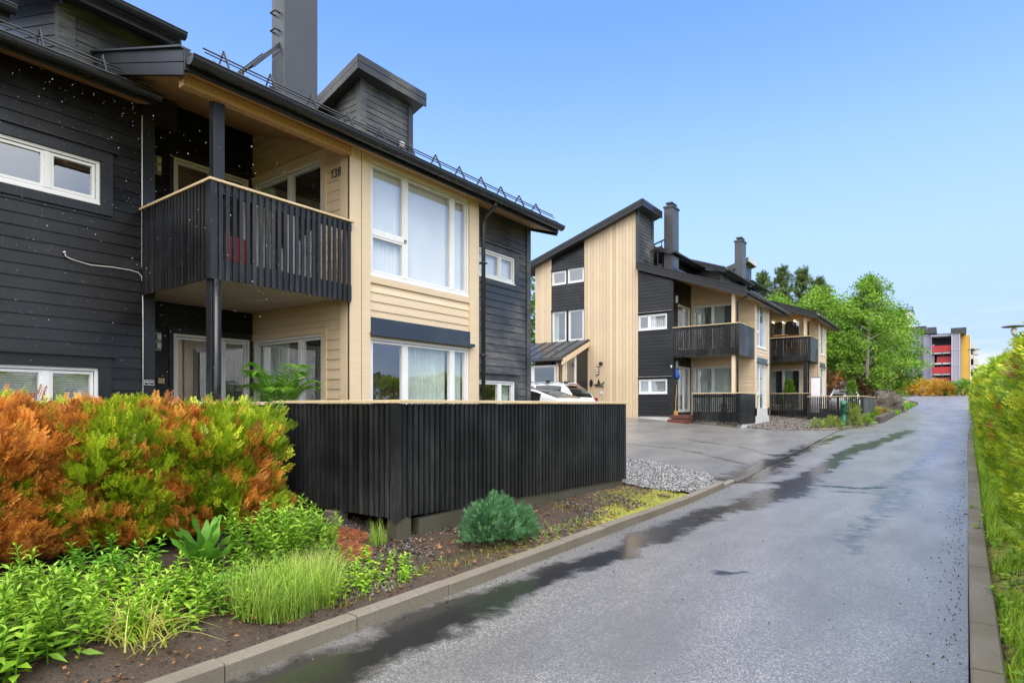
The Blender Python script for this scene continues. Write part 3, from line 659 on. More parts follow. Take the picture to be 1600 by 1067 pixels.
# clerestory storey above the left roof
UW = Fr((-9.75, 2.88, 0), (0, 1, 0), (1, 0, 0)); US = Fr((-14, 2.88, 4.25 * SL), (1, 0, -SL), (0, -1, 0))
mb = MB(); clad(mb, UW, 0, 1.5, 5.9, 7.2, pitch=.16); clad(mb, US, 0, 4.25, 5.9, 7.2, pitch=.16); mb.build('clerestory_wall', 'greyw', HA)
mb = MB(); UW.box(mb, -.034, .15, 5.9, 7.1, 0, .038); US.box(mb, 4.12, 4.283, 5.9, 7.1, 0, .042); mb.build('corner_board', 'greyw', HA)
mb = MB(); roof_slab(mb, -9.30, 7.02, -13.5, 7.02 + 4.2 * SL, 2.45, 4.25, .20); mb.build('clerestory_roof', 'roof', HA)
mb = MB(); gutter_mb(mb, -9.19, 2.42, 4.25, 7.17, .085); mb.build('gutter', 'gutter', HA)
mb = MB(); roof_slab(mb, -9.62, 6.52, -13, 6.52 + 3.4 * SL, -4, 2.30, .18); mb.box(-12, -9.95, -4, 2.25, 5.95, 6.52); mb.build('upper_roof', 'roof', HA)
mb = MB(); gutter_mb(mb, -9.52, -4, 2.33, 6.66, .085); mb.build('gutter', 'gutter', HA)
mb = MB(); verge(mb, -9.62, 6.95, -13, 6.95 + 3.4 * SL, 2.0, .28); mb.build('barge_board', 'greyw', HA)
# chimney with roof steps
mb = MB(); mb.box(-10.72, -10.3, 6.60, 7.36, 5.8, 10.75); ch = mb.build('chimney', 'chim', HA, bevel=.012)
mb = MB(); mb.box(-10.725, -10.292, 6.592, 7.368, 7.55, 7.562); mb.build('chimney_joint', 'steel', ch); mb = MB(); mb.box(-10.76, -10.26, 6.56, 7.40, 10.75, 10.85); mb.build('chimney_cap', 'steel', ch)
mb = MB(); mb.box(-10.66, -10.62, 6.50, 6.595, 7.55, 7.85); mb.build('bracket', 'steel', ch)
for zz in (8.9, 9.25): mb = MB(); mb.tube([(-10.6, 6.6, zz), (-10.6, 6.5, zz), (-10.45, 6.5, zz), (-10.45, 6.6, zz)], .018); mb.build('climbing_rung', 'steel', ch)
mb = MB()
for k in range(9):
    t = k / 8; mb.bar((-11.1, 6.10 + t * .5, 8.02 + t * .6), (-10.45, 6.10 + t * .5, 8.02 + t * .6), .05, .012)
for x in (-11.1, -10.45): mb.bar((x, 6.05, 7.97), (x, 6.65, 8.68), .02, .07)
mb.bar((-10.8, 6.05, 7.0), (-10.8, 6.05, 8.0), .04, .04)
mb.build('roof_step', 'steel', HA)
# stair tower with its own lean-to roof
TW = Fr((-12.0, 9.85, 0), (0, 1, 0), (1, 0, 0)); TS = Fr((-16, 9.85, 0), (1, 0, 0), (0, -1, 0))
mb = MB(); clad(mb, TW, 0, 1.75, 6.6, 10.0, pitch=.16); clad(mb, TS, 0, 4.0, 6.6, 10.1, [], (0, 8.7, 4.0, 10.02), pitch=.16); mb.box(-15.9, -12.05, 11.5, 11.58, 3, 8.6); tw = mb.build('stair_tower', 'greyw', HA)
mb = MB(); TW.box(mb, -.037, .14, 6.6, 9.98, 0, .042); TS.box(mb, 3.87, 4.046, 6.6, 9.98, 0, .045); TW.box(mb, 1.62, 1.79, 6.6, 9.98, 0, .04); mb.build('corner_board', 'greyw', tw)
mb = MB(); roof_slab(mb, -11.72, 9.98, -16.3, 9.98 - 4.58 * SL, 9.55, 11.85, .30); mb.build('tower_roof', 'roof', tw)
mb = MB(); mb.box(-11.72, -11.68, 9.52, 11.88, 9.93, 10.10); mb.box(-11.72, -11.675, 9.52, 11.88, 10.115, 10.29)
verge(mb, -11.70, 9.93, -16.3, 9.93 - 4.6 * SL, 9.55, .34)
mb.build('tower_fascia', 'greyw', tw)
mb = MB(); TW.box(mb, 1.28, 1.43, 8.62, 8.78, .02, .10); mb.build('wall_vent', 'lgrey', tw, bevel=.02)
# balcony
mb = MB(); mb.box(-10.05, -7.33, 3.72, 5.83, 3.28, 3.44); bal = mb.build('balcony', 'ceil', HA)
FB = Fr((-7.30, 3.69, 0), (0, 1, 0), (1, 0, 0)); SB = Fr((-9.25, 3.69, 0), (1, 0, 0), (0, -1, 0))
mb = MB(); slats(mb, FB, .06, 2.12, 3.20, 4.40, .088, .048, .022); slats(mb, SB, .02, 1.90, 3.20, 4.40, .088, .052, .022)
mb.box(-7.36, -7.275, 3.665, 3.75, 3.20, 4.40)
mb.build('balcony_slats', 'blackv', bal)
mb = MB(); mb.box(-7.36, -7.303, 3.75, 5.82, 3.23, 3.46); mb.box(-9.22, -7.36, 3.693, 3.74, 3.23, 3.46); mb.box(-7.355, -7.303, 3.75, 5.82, 4.28, 4.38); mb.box(-9.22, -7.36, 3.693, 3.74, 4.28, 4.38); mb.build('balcony_frame', 'dark', bal)
mb = MB(); mb.box(-7.37, -7.255, 3.645, 5.84, 4.405, 4.438); mb.box(-9.255, -7.37, 3.645, 3.76, 4.405, 4.438); mb.build('handrail', 'rail', bal, bevel=.006)
mb = MB(); mb.box(-7.50, -7.38, 3.76, 3.90, 3.45, 5.47); mb.box(-7.46, -7.33, 3.70, 3.83, .5, 3.22); mb.build('balcony_post', 'dark', HA, bevel=.006)
mb = MB(); mb.tube([(-7.28, 3.74, .5), (-7.28, 3.74, 3.2)], .035, 10); mb.build('downspout', 'gutter', HA, smooth=True)
# unseen inner mass, added so daylight does not leak through the house
mb = MB(); mb.box(-12.5, -11.0, -4, 11.1, .2, 6.2); mb.box(-16, -12.5, -4, 11.1, .2, 7.2); mb.build('daylight_blocker', 'black', HA)
mb = MB(); mb.box(-9.2, -7.45, 5.95, 8.8, .1, .8); mb.box(-12, -7.8, 8.9, 11.15, -.2, .3); mb.box(-9.3, -9.2, -4, 3.7, -.2, .3); mb.build('foundation', 'plinth', HA)

# red cushion and palm on the near house's balcony / patio
q = thing('red_cushion', (-7.75, 4.15, 3.45), 'red cushion half hidden behind the near balcony slats', 'cushion')
mb = MB(); mb.box(-7.66, -7.54, 4.0, 4.3, 3.50, 3.86); mb.build('cushion', 'red', q, bevel=.04)

# ------------------------------------------------------------------ patio deck and slatted fence round it
mb = MB(); mb.box(-10.05, -4.72, 4.32, 5.8, .62, .70); mb.box(-7.3, -4.72, 5.8, 9.35, .62, .70); o = mb.build('patio_deck', 'deck'); o['kind'] = 'structure'
FE = thing('slat_fence', (-4.57, 4.2, .3), 'black vertical slat fence with pale top rail around the near patio', 'fence')
FR = Fr((-4.57, 4.2, 0), (0, 1, 0), (1, 0, 0)); FL = Fr((-6.72, 4.2, 0), (1, 0, 0), (0, -1, 0)); FN = Fr((-6.72, -2.5, 0), (0, 1, 0), (1, 0, 0)); FT = Fr((-4.57, 9.55, 0), (-1, 0, 0), (0, 1, 0))
mb = MB(); slats(mb, FR, .06, 5.35, lambda f: .48 - .13 * f, 1.66, .083, .05, .024); mb.build('slat_panel', 'blackv', FE)
mb = MB(); slats(mb, FL, 0, 2.09, lambda f: .46 + .02 * f, 1.66, .083, .052, .024); mb.build('slat_panel', 'blackv', FE)
mb = MB(); slats(mb, FN, 0, 6.7, .45, 1.64, .095, .06, .024); mb.build('slat_panel', 'blackv', FE)
mb = MB(); slats(mb, FT, 0, 2.6, .38, 1.66, .083, .05, .024); mb.build('slat_panel', 'blackv', FE)
mb = MB(); FR.box(mb, .06, 5.34, .50, 1.65, -.030, -.004); FL.box(mb, 0, 2.1, .50, 1.65, -.030, -.004); FN.box(mb, 0, 6.69, .5, 1.63, -.03, -.004); FT.box(mb, .02, 2.6, .45, 1.65, -.03, -.004); mb.build('backing_board', 'blackp', FE)
mb = MB(); mb.box(-4.62, -4.545, 4.175, 4.26, .455, 1.66); mb.build('corner_post', 'blackv', FE); mb = MB(); mb.box(-4.62, -4.55, 9.53, 9.58, .36, 1.66); mb.build('corner_post', 'blackv', FE)
mb = MB(); FR.box(mb, 0, 5.47, 1.664, 1.70, -.075, .05); FL.box(mb, 0, 2.073, 1.664, 1.698, -.075, .05); FN.box(mb, 0, 6.62, 1.644, 1.682, -.07, .05); FT.box(mb, .08, 2.6, 1.664, 1.70, -.07, .05); mb.build('top_rail', 'rail', FE, bevel=.005)
mb = MB(); mb.box(-4.70, -4.575, 4.55, 9.5, .0, .42); mb.box(-4.72, -4.56, 4.22, 4.42, .0, .47); mb.build('plinth', 'plinthd', FE, bevel=.015)
mb = MB(); mb.box(-5.72, -5.5, 4.16, 4.34, .2, .46); mb.build('support_block', 'conc', FE, bevel=.02)

# ================================================================== the far house (two stepped units, gable towards the camera)
HB = thing('apartment_house', (-9, 28, .9), 'far black and tan timber apartment house with two chimneys, gable end facing the camera', 'house')
YB = 24.8
GB = Fr((-17.2, YB, 0), (1, 0, 0), (0, -1, 0))                # a = X + 17.2
topB = (0, 8.45, 6.2, 8.45 + 6.2 * .325)
hs1 = [(1.46, 2.32, 7.53, 8.20 - .62 + .05), ]
w1 = (1.46, 2.24, 6.93 + .62, 7.50 + .67); 
# strip windows (upper small pair, middle tall pair)
wa = (1.46, 2.26, 7.53, 8.08 + .08); wb = (2.36, 3.24, 7.53, 8.20)
wc = (1.48, 2.27, 4.72, 6.20); wd_ = (2.40, 3.24, 4.72, 6.20)
mb = MB(); clad(mb, GB, .46, 1.42, 1.0, 11, [], topB, pitch=.135, vert=True, d0=.02); clad(mb, GB, 3.28, 6.02, 1.0, 11, [], topB, pitch=.165, vert=True, d0=.03)
mb.build('gable_wall', 'tanv', HB)
mb = MB(); clad(mb, GB, 1.42, 3.28, 3.0, 10, [wa, wb, wc, wd_], topB, pitch=.15); mb.build('wall', 'black', HB)
window(HB, GB, *wa, [(wa[0] + .05, wa[1] - .05, wa[2] + .05, wa[3] - .05, None)], depth=.5)
window(HB, GB, *wb, [(wb[0] + .05, wb[1] - .05, wb[2] + .05, wb[3] - .05, None)], depth=.5)
window(HB, GB, *wc, [(wc[0] + .05, wc[1] - .05, wc[2] + .05, wc[3] - .05, 'slit')], depth=.5)
window(HB, GB, *wd_, [(wd_[0] + .05, wd_[1] - .05, wd_[2] + .05, wd_[3] - .05, None)], depth=.5)
mb = MB(); GB.box(mb, 2.29, 2.35, 4.7, 6.2, 0, .03); GB.box(mb, 2.27, 2.34, 7.5, 8.2, 0, .03); GB.box(mb, 1.42, 3.28, 6.21, 6.29, 0, .07); GB.box(mb, 1.42, 3.28, 8.21, 8.27, 0, .06); mb.build('window_casing', 'dark', HB)
# low dark block right of the tan panel
TB = (6.0, 7.62, 12, 7.62 - 6 * .358)
lu = (6.03, 7.37, 4.97, 5.62); ll = (6.05, 7.38, 2.14, 2.76)
mb = MB(); clad(mb, GB, 6.02, 7.62, 1.15, 7.7, [lu, ll], TB, pitch=.15); mb.build('wall', 'black', HB)
for h, c in ((lu, 'vblind'), (ll, 'hblind')):
    window(HB, GB, *h, [(h[0] + .05, h[0] + .48, h[2] + .05, h[3] - .05, c if c == 'hblind' else None), (h[0] + .55, h[1] - .05, h[2] + .05, h[3] - .05, c)], depth=.4)
mb = MB()
for h in (lu, ll):
    GB.box(mb, h[1], h[1] + .10, h[2] - .12, h[3] + .01, 0, .03); GB.box(mb, 6.02, h[1] + .22, h[3] + .09, h[3] + .11, 0, .09); GB.box(mb, 6.03, h[1], h[2] - .12, h[2] - .03, 0, .026)
GB.box(mb, 7.45, 7.66, 1.15, 6.95, 0, .04); mb.build('window_casing', 'dark', HB)
mb = MB()
for h in (lu, ll): GB.box(mb, 6.02, h[1] + .21, h[3] + .112, h[3] + .122, 0, .092)
mb.build('window_flashing', 'lgrey', HB)
mb = MB(); mb.box(-16.7, -9.62, YB + .02, YB + .3, .2, 1.14); mb.box(-6.95, -6.75, 25, 29.6, .2, 1.5); mb.build('foundation', 'plinth', HB)
# tall block: lean-to roof and the siding that faces the road
mb = MB(); roof_slab(mb, -10.85, 10.42, -17.35, 10.42 - 6.5 * .325, YB - .35, 26.6, .26); mb.build('tower_roof', 'roof', HB)
mb = MB()
for p, q in ((0, .15), (.165, .32)):
    za, zb = 10.40, 10.40 - 6.55 * .325
    mb.hexa([(-10.82, YB - .41, za + p), (-17.4, YB - .41, zb + p), (-17.4, YB - .36, zb + p), (-10.82, YB - .36, za + p), (-10.82, YB - .41, za + q), (-17.4, YB - .41, zb + q), (-17.4, YB - .36, zb + q), (-10.82, YB - .36, za + q)])
    mb.box(-10.85, -10.80, YB - .36, 26.65, za + p - .0, za + q)
mb.build('tower_fascia', 'dark', HB)
TR = Fr((-11.17, YB, 0), (0, 1, 0), (1, 0, 0))
mb = MB(); clad(mb, TR, 0, 1.6, 6.5, 10.42, pitch=.16); TR.box(mb, 1.45, 1.64, 6.5, 10.4, 0, .04); mb.box(-11.26, -11.135, 24.70, 24.86, 7.75, 10.36); mb.box(-17, -11.2, 26.5, 26.6, 1, 8.3); mb.build('stair_tower', 'greyw', HB)
mb = MB(); mb.box(-17.0, -16.0, 28.5, 30.5, 6, 9.85); mb.build('rear_dormer', 'dark', HB)
mb = MB(); roof_slab(mb, -15.6, 9.75, -17.4, 10.0, 28.2, 30.8, .25); mb.build('rear_dormer_roof', 'roof', HB)

def unit(dx, dy, dz, first):
    """balcony, bay, low roof, clerestory and chimney of one unit; offsets are relative to the first unit"""
    xb, y0, zf = -6.8 + dx, YB + dy, 1.25 + dz       # bay plane, front, floor
    zz = lambda x: 6.0 + dz * .5 + .36 * (-6.45 + dx - x)   # underside of the low roof
    xe = -6.45 + dx
    # recess: dark back wall with a door, tan wall with a sliding door
    BK = Fr((-9.6 + dx, y0 + .1, 0), (0, 1, 0), (1, 0, 0))
    du = (.55, 2.05, zf + 2.85, zf + 4.85); dl = (.55, 2.05, zf + .1, zf + 2.1)
    mb = MB(); clad(mb, BK, -.1, 2.2, zf - .3, zf + 6.4, [du, dl], pitch=.15); mb.build('recess_wall', 'black', HB)
    window(HB, BK, *du, [(.60, 1.30, du[2] + .05, du[3] - .05, None), (1.36, 2.0, du[2] + .05, du[3] - .05, None)], 'balcony_door', .4)
    window(HB, BK, *dl, [(.60, 1.30, dl[2] + .05, dl[3] - .05, 'curtain'), (1.36, 2.0, dl[2] + .05, dl[3] - .05, None)], 'patio_door', .4)
    ST = Fr((-9.6 + dx, y0 + 2.3, 0), (1, 0, 0), (0, -1, 0))
    su = (.10, 1.92, zf + 2.8, zf + 4.92); sl_ = (.10, 1.92, zf + .05, zf + 2.12)
    mb = MB(); clad(mb, ST, 0, 2.8, zf - .3, zf + 6.0, [su, sl_], (0, zz(-9.6 + dx), 2.8, zz(-6.8 + dx)), pitch=.15); mb.build('bay_side_wall', 'tan', HB)
    window(HB, ST, *su, [(.15, .98, su[2] + .05, su[3] - .05, 'half' if first else None), (1.04, 1.87, su[2] + .05, su[3] - .05, 'half' if first else None)], 'balcony_door', .5)
    window(HB, ST, *sl_, [(.15, .98, sl_[2] + .05, sl_[3] - .05, 'curtain' if first else 'half'), (1.04, 1.87, sl_[2] + .05, sl_[3] - .05, 'curtain' if first else 'half')], 'patio_door', .5)
    # bay front
    BY = Fr((xb, y0 + 2.3, 0), (0, 1, 0), (1, 0, 0))
    bu = (.35, 2.15, zf + 2.95, zf + 4.95); bl = (.35, 2.15, zf + .15, zf + 2.22)
    mb = MB(); clad(mb, BY, 0, 2.5, zf - .1, zf + 4.85 + .35, [bu, bl], pitch=.15); mb.build('bay_front_wall', 'tan', HB)
    mb = MB(); BY.box(mb, -.03, .30, zf - .1, zf + 5.1, .003, .05); BY.box(mb, 2.2, 2.53, zf - .1, zf + 5.1, .003, .05); mb.build('bay_corner_board', 'tan', HB)
    for h in (bu, bl):
        window(HB, BY, *h, [(.40, .95, h[2] + (h[3] - h[2]) * .36, h[3] - .05, 'slit'), (.40, .95, h[2] + .05, h[2] + (h[3] - h[2]) * .33, None), (1.0, 1.75, h[2] + .05, h[3] - .05, 'half'), (1.8, 2.1, h[2] + .05, h[3] - .05, 'curtain')], 'bay_window', .5)
    mb = MB(); BY.box(mb, .3, 2.2, bl[3] + .06, bl[3] + .28, .02, .05); BY.box(mb, .28, 2.25, bl[3] + .02, bl[3] + .06, 0, .12); mb.build('awning_board', 'awn', HB)
    # dark wall beyond the bay
    DK = Fr((xb - .45, y0 + 4.8, 0), (0, 1, 0), (1, 0, 0))
    mb = MB(); clad(mb, DK, 0, 2.4, zf - .4, zf + 5.2, pitch=.15); mb.build('wall', 'greyw', HB)
    # balcony
    mb = MB(); mb.box(-9.55 + dx, xb - .03, y0 + .03, y0 + 2.28, zf + 2.55, zf + 2.72); b = mb.build('balcony', 'ceil', HB)
    F1 = Fr((-9.55 + dx, y0, 0), (1, 0, 0), (0, -1, 0)); F2 = Fr((xb, y0, 0), (0, 1, 0), (1, 0, 0))
    mb = MB(); slats(mb, F1, .02, 2.7, zf + 2.42, zf + 3.70, .085, .060, .022, 0, .002); slats(mb, F2, .03, 2.27, zf + 2.42, zf + 3.70, .098, .094, .022, 0, .002); mb.box(xb - .08, xb + .02, y0 - .02, y0 + .06, zf + 2.42, zf + 3.70); mb.build('balcony_slats', 'blackv', b)
    mb = MB(); mb.box(-9.5 + dx, xb - .08, y0 + .002, y0 + .05, zf + 2.50, zf + 2.73); mb.box(-9.5 + dx, xb - .08, y0 + .002, y0 + .04, zf + 3.58, zf + 3.69); mb.build('balcony_frame', 'dark', b)
    mb = MB(); mb.box(-9.57 + dx, xb + .05, y0 - .05, y0 + .06, zf + 3.705, zf + 3.735); mb.box(xb - .06, xb + .05, y0 + .06, y0 + 2.28, zf + 3.705, zf + 3.735); mb.build('handrail', 'rail', b)
    mb = MB(); mb.box(xb - .32, xb - .18, y0 + .08, y0 + .22, zf + 2.73, zz(xb - .25) + .0)
    if first: mb.box(xb - .32, xb - .18, y0 + .08, y0 + .22, zf - .3, zf + 2.54)
    mb.build('balcony_post', 'tan', HB)
    if not first:
        mb = MB(); mb.box(xb - .34, xb - .16, y0 + .06, y0 + .24, zf - .4, zf + 2.54); mb.build('balcony_post', 'dark', HB)
    mb = MB(); mb.tube([(xe + .0, y0 + .0, zz(xe) + .02), (xb - .1, y0 + .12, zz(xe) - .15), (xb - .1, y0 + .14, zf - .3)], .04, 8); mb.build('downspout', 'gutter', HB, smooth=True)
    # low roof
    x1 = -11.15 if first else -11.0
    mb = MB(); roof_slab(mb, xe + .02, zz(xe + .02), x1, zz(x1), y0 - .22, y0 + 7.1, .03); mb.build('soffit', 'soffit', HB)
    mb = MB(); roof_slab(mb, xe, zz(xe) + .033, x1, zz(x1) + .033, y0 - .25, y0 + 7.15, .18); mb.build('roof', 'roof', HB)
    mb = MB(); verge(mb, xe, zz(xe) - .05, x1, zz(x1) - .05, y0 - .25, .34); mb.box(xe, xe + .03, y0 - .29, y0 + 7.15, zz(xe) - .01, zz(xe) + .18); mb.build('barge_board', 'dark', HB)
    mb = MB(); cap(mb, xe, zz(xe) + .295, x1, zz(x1) + .295, y0 - .27); mb.build('verge_flashing', 'roof', HB)
    mb = MB(); gutter_mb(mb, xe + .11, y0 - .3, y0 + 7.2, zz(xe) + .15, .085); mb.build('gutter', 'gutter', HB)
    # clerestory next to the tower and the dormer further on
    CW = Fr((-10.75 + dx, y0 + 1.7, 0), (0, 1, 0), (1, 0, 0)); cw = (.35, 1.15, 7.75 + dz * .5, 8.35 + dz * .5)
    zo = dz * .5
    mb = MB(); clad(mb, CW, 0, 4.2, 7.1 + zo, 8.75 + zo, [cw], pitch=.15); mb.build('clerestory_wall', 'black', HB)
    window(HB, CW, *cw, [(cw[0] + .05, cw[1] - .05, cw[2] + .05, cw[3] - .05, None)], depth=.3)
    mb = MB(); roof_slab(mb, -10.3 + dx, 8.62 + zo, -14 + dx, 8.62 + 3.7 * .34 + zo, y0 + 1.7, y0 + 6.0, .2); mb.build('clerestory_roof', 'roof', HB)
    mb = MB(); gutter_mb(mb, -10.2 + dx, y0 + 1.7, y0 + 6.0, 8.74 + zo, .08); mb.build('gutter', 'gutter', HB)
    DS = Fr((-13.3 + dx, y0 + 5.9, 0), (1, 0, 0), (0, -1, 0)); DF = Fr((-9.35 + dx, y0 + 5.9, 0), (0, 1, 0), (1, 0, 0))
    if first:
        mb = MB(); clad(mb, DS, 0, 3.95, 6.6, 9.9, [], (0, 9.75, 3.95, 8.36), pitch=.15); mb.build('dormer_wall', 'black', HB)
        dwn = (1.2, 1.9, 7.5, 7.95)
        mb = MB(); clad(mb, DF, 0, 3.4, 6.8, 8.38, [dwn], pitch=.15); mb.build('dormer_wall', 'greyw', HB)
        window(HB, DF, *dwn, [(dwn[0] + .05, dwn[1] - .05, dwn[2] + .05, dwn[3] - .05, None)], depth=.3)
        mb = MB(); roof_slab(mb, -9.0, 8.33, -14, 8.33 + 5 * .36, y0 + 5.6, y0 + 10.5, .24); mb.build('dormer_roof', 'roof', HB)
        mb = MB(); verge(mb, -9.0, 8.30, -14, 8.30 + 5 * .36, y0 + 5.6, .28); mb.build('barge_board', 'dark', HB)
        mb = MB(); gutter_mb(mb, -8.9, y0 + 5.55, y0 + 10.5, 8.45, .08); mb.build('gutter', 'gutter', HB)
    # chimney
    yc = (y0 + 1.85) if first else 34.55
    xc = -10.3 if first else -9.3
    mb = MB(); mb.box(xc - .42, xc, yc, yc + .78, 6.4, 10.85); c = mb.build('chimney', 'chim', HB)
    mb = MB(); mb.box(xc - .46, xc + .04, yc - .04, yc + .82, 10.85, 10.93); mb.box(xc - .33, xc - .09, yc + .1, yc + .68, 10.93, 11.02); mb.box(xc - .37, xc - .05, yc + .06, yc + .72, 11.06, 11.12); mb.build('chimney_cap', 'steel', c)
    mb = MB()
    for k in range(6): mb.bar((xc - .42 - .25 * k, yc - .08, 8.95 - .07 * k), (xc - .42 - .25 * k, yc - .5, 8.95 - .07 * k), .05, .02)
    mb.bar((xc - .3, yc - .08, 8.95), (xc - 1.8, yc - .08, 8.55), .03, .09); mb.bar((xc - .3, yc - .5, 8.95), (xc - 1.8, yc - .5, 8.55), .03, .09)
    mb.bar((xc - .35, yc - .1, 9.35), (xc - .95, yc - .1, 9.18), .05, .06); mb.bar((xc - .5, yc - .1, 8.9), (xc - .5, yc - .1, 9.3), .03, .03); mb.bar((xc - .85, yc - .1, 8.8), (xc - .85, yc - .1, 9.2), .03, .03)
    mb.bar((xc - .6, yc - .3, 7.3), (xc - .6, yc - .3, 8.95), .05, .05)
    mb.build('roof_step', 'steel', HB)
    # wall lamps
    for h in (2.0, 4.85):
        mb = MB(); BK.box(mb, .22, .34, zf + h, zf + h + .3, .03, .10); L = mb.build('wall_lamp', 'plast', HB)
    return zf
unit(0, 0, 0, True)
unit(1.0, 9.5, .28, False)
# second stair tower far behind
T2 = Fr((-11.1, 42.0, 0), (0, 1, 0), (1, 0, 0))
mb = MB(); clad(mb, T2, 0, 1.5, 7, 11.4, pitch=.16); clad(mb, Fr((-14, 42, 0), (1, 0, 0), (0, -1, 0)), 0, 2.9, 7, 11.6, [], (0, 10.3, 2.9, 11.3), pitch=.16); q = mb.build('stair_tower', 'greyw', HB)
mb = MB(); roof_slab(mb, -10.8, 11.3, -14.2, 11.3 - 3.4 * .325, 41.65, 43.7, .3); mb.build('tower_roof', 'roof', q)
mb = MB(); mb.box(-10.8, -10.76, 41.63, 43.7, 11.28, 11.6); mb.build('tower_fascia', 'lgrey', q)
mb = MB(); mb.box(-14.5, -11.3, 26.7, 41.8, .8, 7.6); mb.box(-11.3, -10.1, 27.3, 34, .8, 7.0); mb.box(-11.3, -9.2, 36.8, 41.5, .8, 7.2); mb.box(-11.5, -8.7, 31.8, 34.2, .5, 6.0); mb.build('daylight_blocker', 'black', HB)  # unseen solid boxes added to stop daylight leaking through the far house
mb = MB(); mb.box(-10.2, -7.35, 29.7, 31.9, .5, 5.9); mb.build('party_wall', 'black', HB)
# entrance porch of the far house
mb = MB(); mb.hexa([(-20.5, 22.3, 3.66), (-13.62, 22.3, 3.66), (-13.62, YB, 4.66), (-20.5, YB, 4.66), (-20.5, 22.3, 3.74), (-13.62, 22.3, 3.74), (-13.62, YB, 4.74), (-20.5, YB, 4.74)])
for k in range(12):
    x = -13.7 - k * .6
    mb.hexa([(x, 22.3, 3.742), (x + .03, 22.3, 3.742), (x + .03, YB, 4.742), (x, YB, 4.742), (x, 22.3, 3.775), (x + .03, 22.3, 3.775), (x + .03, YB, 4.775), (x, YB, 4.775)])
pr = mb.build('porch_roof', 'roof', HB)
mb = MB(); mb.hexa([(-13.66, 22.25, 3.40), (-13.61, 22.25, 3.40), (-13.61, YB - .02, 4.42), (-13.66, YB - .02, 4.42), (-13.66, 22.25, 3.655), (-13.61, 22.25, 3.655), (-13.61, YB - .02, 4.655), (-13.66, YB - .02, 4.655)]); mb.build('porch_barge_board', 'tan', pr)
mb = MB(); mb.tube([(-20.5, 22.22, 3.62), (-13.6, 22.22, 3.62)], .06, 8); mb.tube([(-13.8, 22.22, 3.6), (-13.85, 22.42, 3.3), (-13.85, 22.42, 1.0)], .035, 8)
mb.build('porch_gutter', 'gutter', pr)
mb = MB()
for k in range(6):
    x = -14.3 - k * .75; mb.bar((x, 22.75, 3.93), (x + .06, 22.85, 4.13), .02, .02); mb.bar((x + .12, 22.65, 3.9), (x + .06, 22.85, 4.13), .02, .02)
mb.tube([(-20, 22.85, 4.08), (-13.9, 22.85, 4.08)], .012, 6); mb.build('snow_guard', 'steel', pr)
PF = Fr((-20.5, 22.5, 0), (1, 0, 0), (0, -1, 0)); PS = Fr((-13.72, 22.5, 0), (0, 1, 0), (1, 0, 0))
window(HB, PF, 2.5, 6.4, 1.1, 3.42, [(2.55, 4.0, 1.15, 3.37, None), (4.1, 5.1, 1.15, 3.37, None), (5.2, 6.35, 1.15, 3.37, None)], 'porch_window', 1.6)
mb = MB(); PF.box(mb, 6.45, 6.62, .8, 3.5, -.1, .04); PS.box(mb, .0, .14, .8, 3.75, -.06, .03); mb.build('porch_post', 'tan', HB)
window(HB, PS, .25, 1.15, 1.1, 3.9, [(.3, 1.1, 1.15, 3.85, None)], 'porch_window', .6)
mb = MB(); mb.box(-13.80, -13.73, 23.7, 24.78, .9, 4.3); mb.build('porch_recess_shade', 'blackp', HB)  # black panel standing in for the shade of the open porch recess
# fittings on the tan gable panel
mb = MB(); GB.box(mb, 3.94, 4.08, 3.05, 3.42, .05, .09); L = mb.build('wall_lamp', 'blackp', HB)
mb = MB()
for k in range(3): GB.box(mb, 3.96, 4.06, 3.08 + k * .11, 3.15 + k * .11, .09, .14)
mb.build('lamp_shade', 'lamp_off', L)
mb = MB(); mb.tube([GB(4.18, 3.56, .05), GB(4.18, 3.56, .13)], .085, 12); mb.build('wall_vent', 'steel', HB)
mb = MB(); GB.box(mb, 4.16, 4.26, 2.14, 2.26, .05, .09); mb.build('socket_box', 'white', HB)
o = MB(); o.lathe([(0, -.012), (1, -.012), (1, .012), (0, .012)], n=24)
o.v = [tuple(GB(3.67 + v[0] * .085, 2.66 + v[1] * .17, .075 + v[2])) for v in o.v]
tag(o.build('wall_plaque', 'steel'), 'dark oval plaque on the tan wall of the far house, left of the metal bird', 'plaque')
q = thing('bird_ornament', GB(4.08, 2.6, .07), 'small metal bird ornament on the tan wall of the far house', 'wall ornament')
mb = MB(); mb.tube([GB(3.83, 2.60, .09), GB(3.93, 2.56, .09), GB(4.1, 2.57, .09), GB(4.27, 2.52, .09), GB(4.35, 2.46, .09)], [.012, .045, .05, .03, .008], 8); mb.build('bird_body', 'steel', q, smooth=True)
mb = MB(); mb.hexa([GB(*p, d) for d in (.085, .1) for p in ((4.0, 2.6), (4.18, 2.6), (4.12, 2.72), (4.06, 2.87))]); mb.hexa([GB(*p, d) for d in (.085, .1) for p in ((4.16, 2.58), (4.28, 2.58), (4.40, 2.73), (4.36, 2.72))]); mb.build('bird_wing', 'steel', q)
mb = MB(); mb.tube([GB(7.58, 3.3 + .05, .06), GB(7.58, 3.3 - .05, .06)], .03, 6); mb.build('socket_box', 'white', HB)
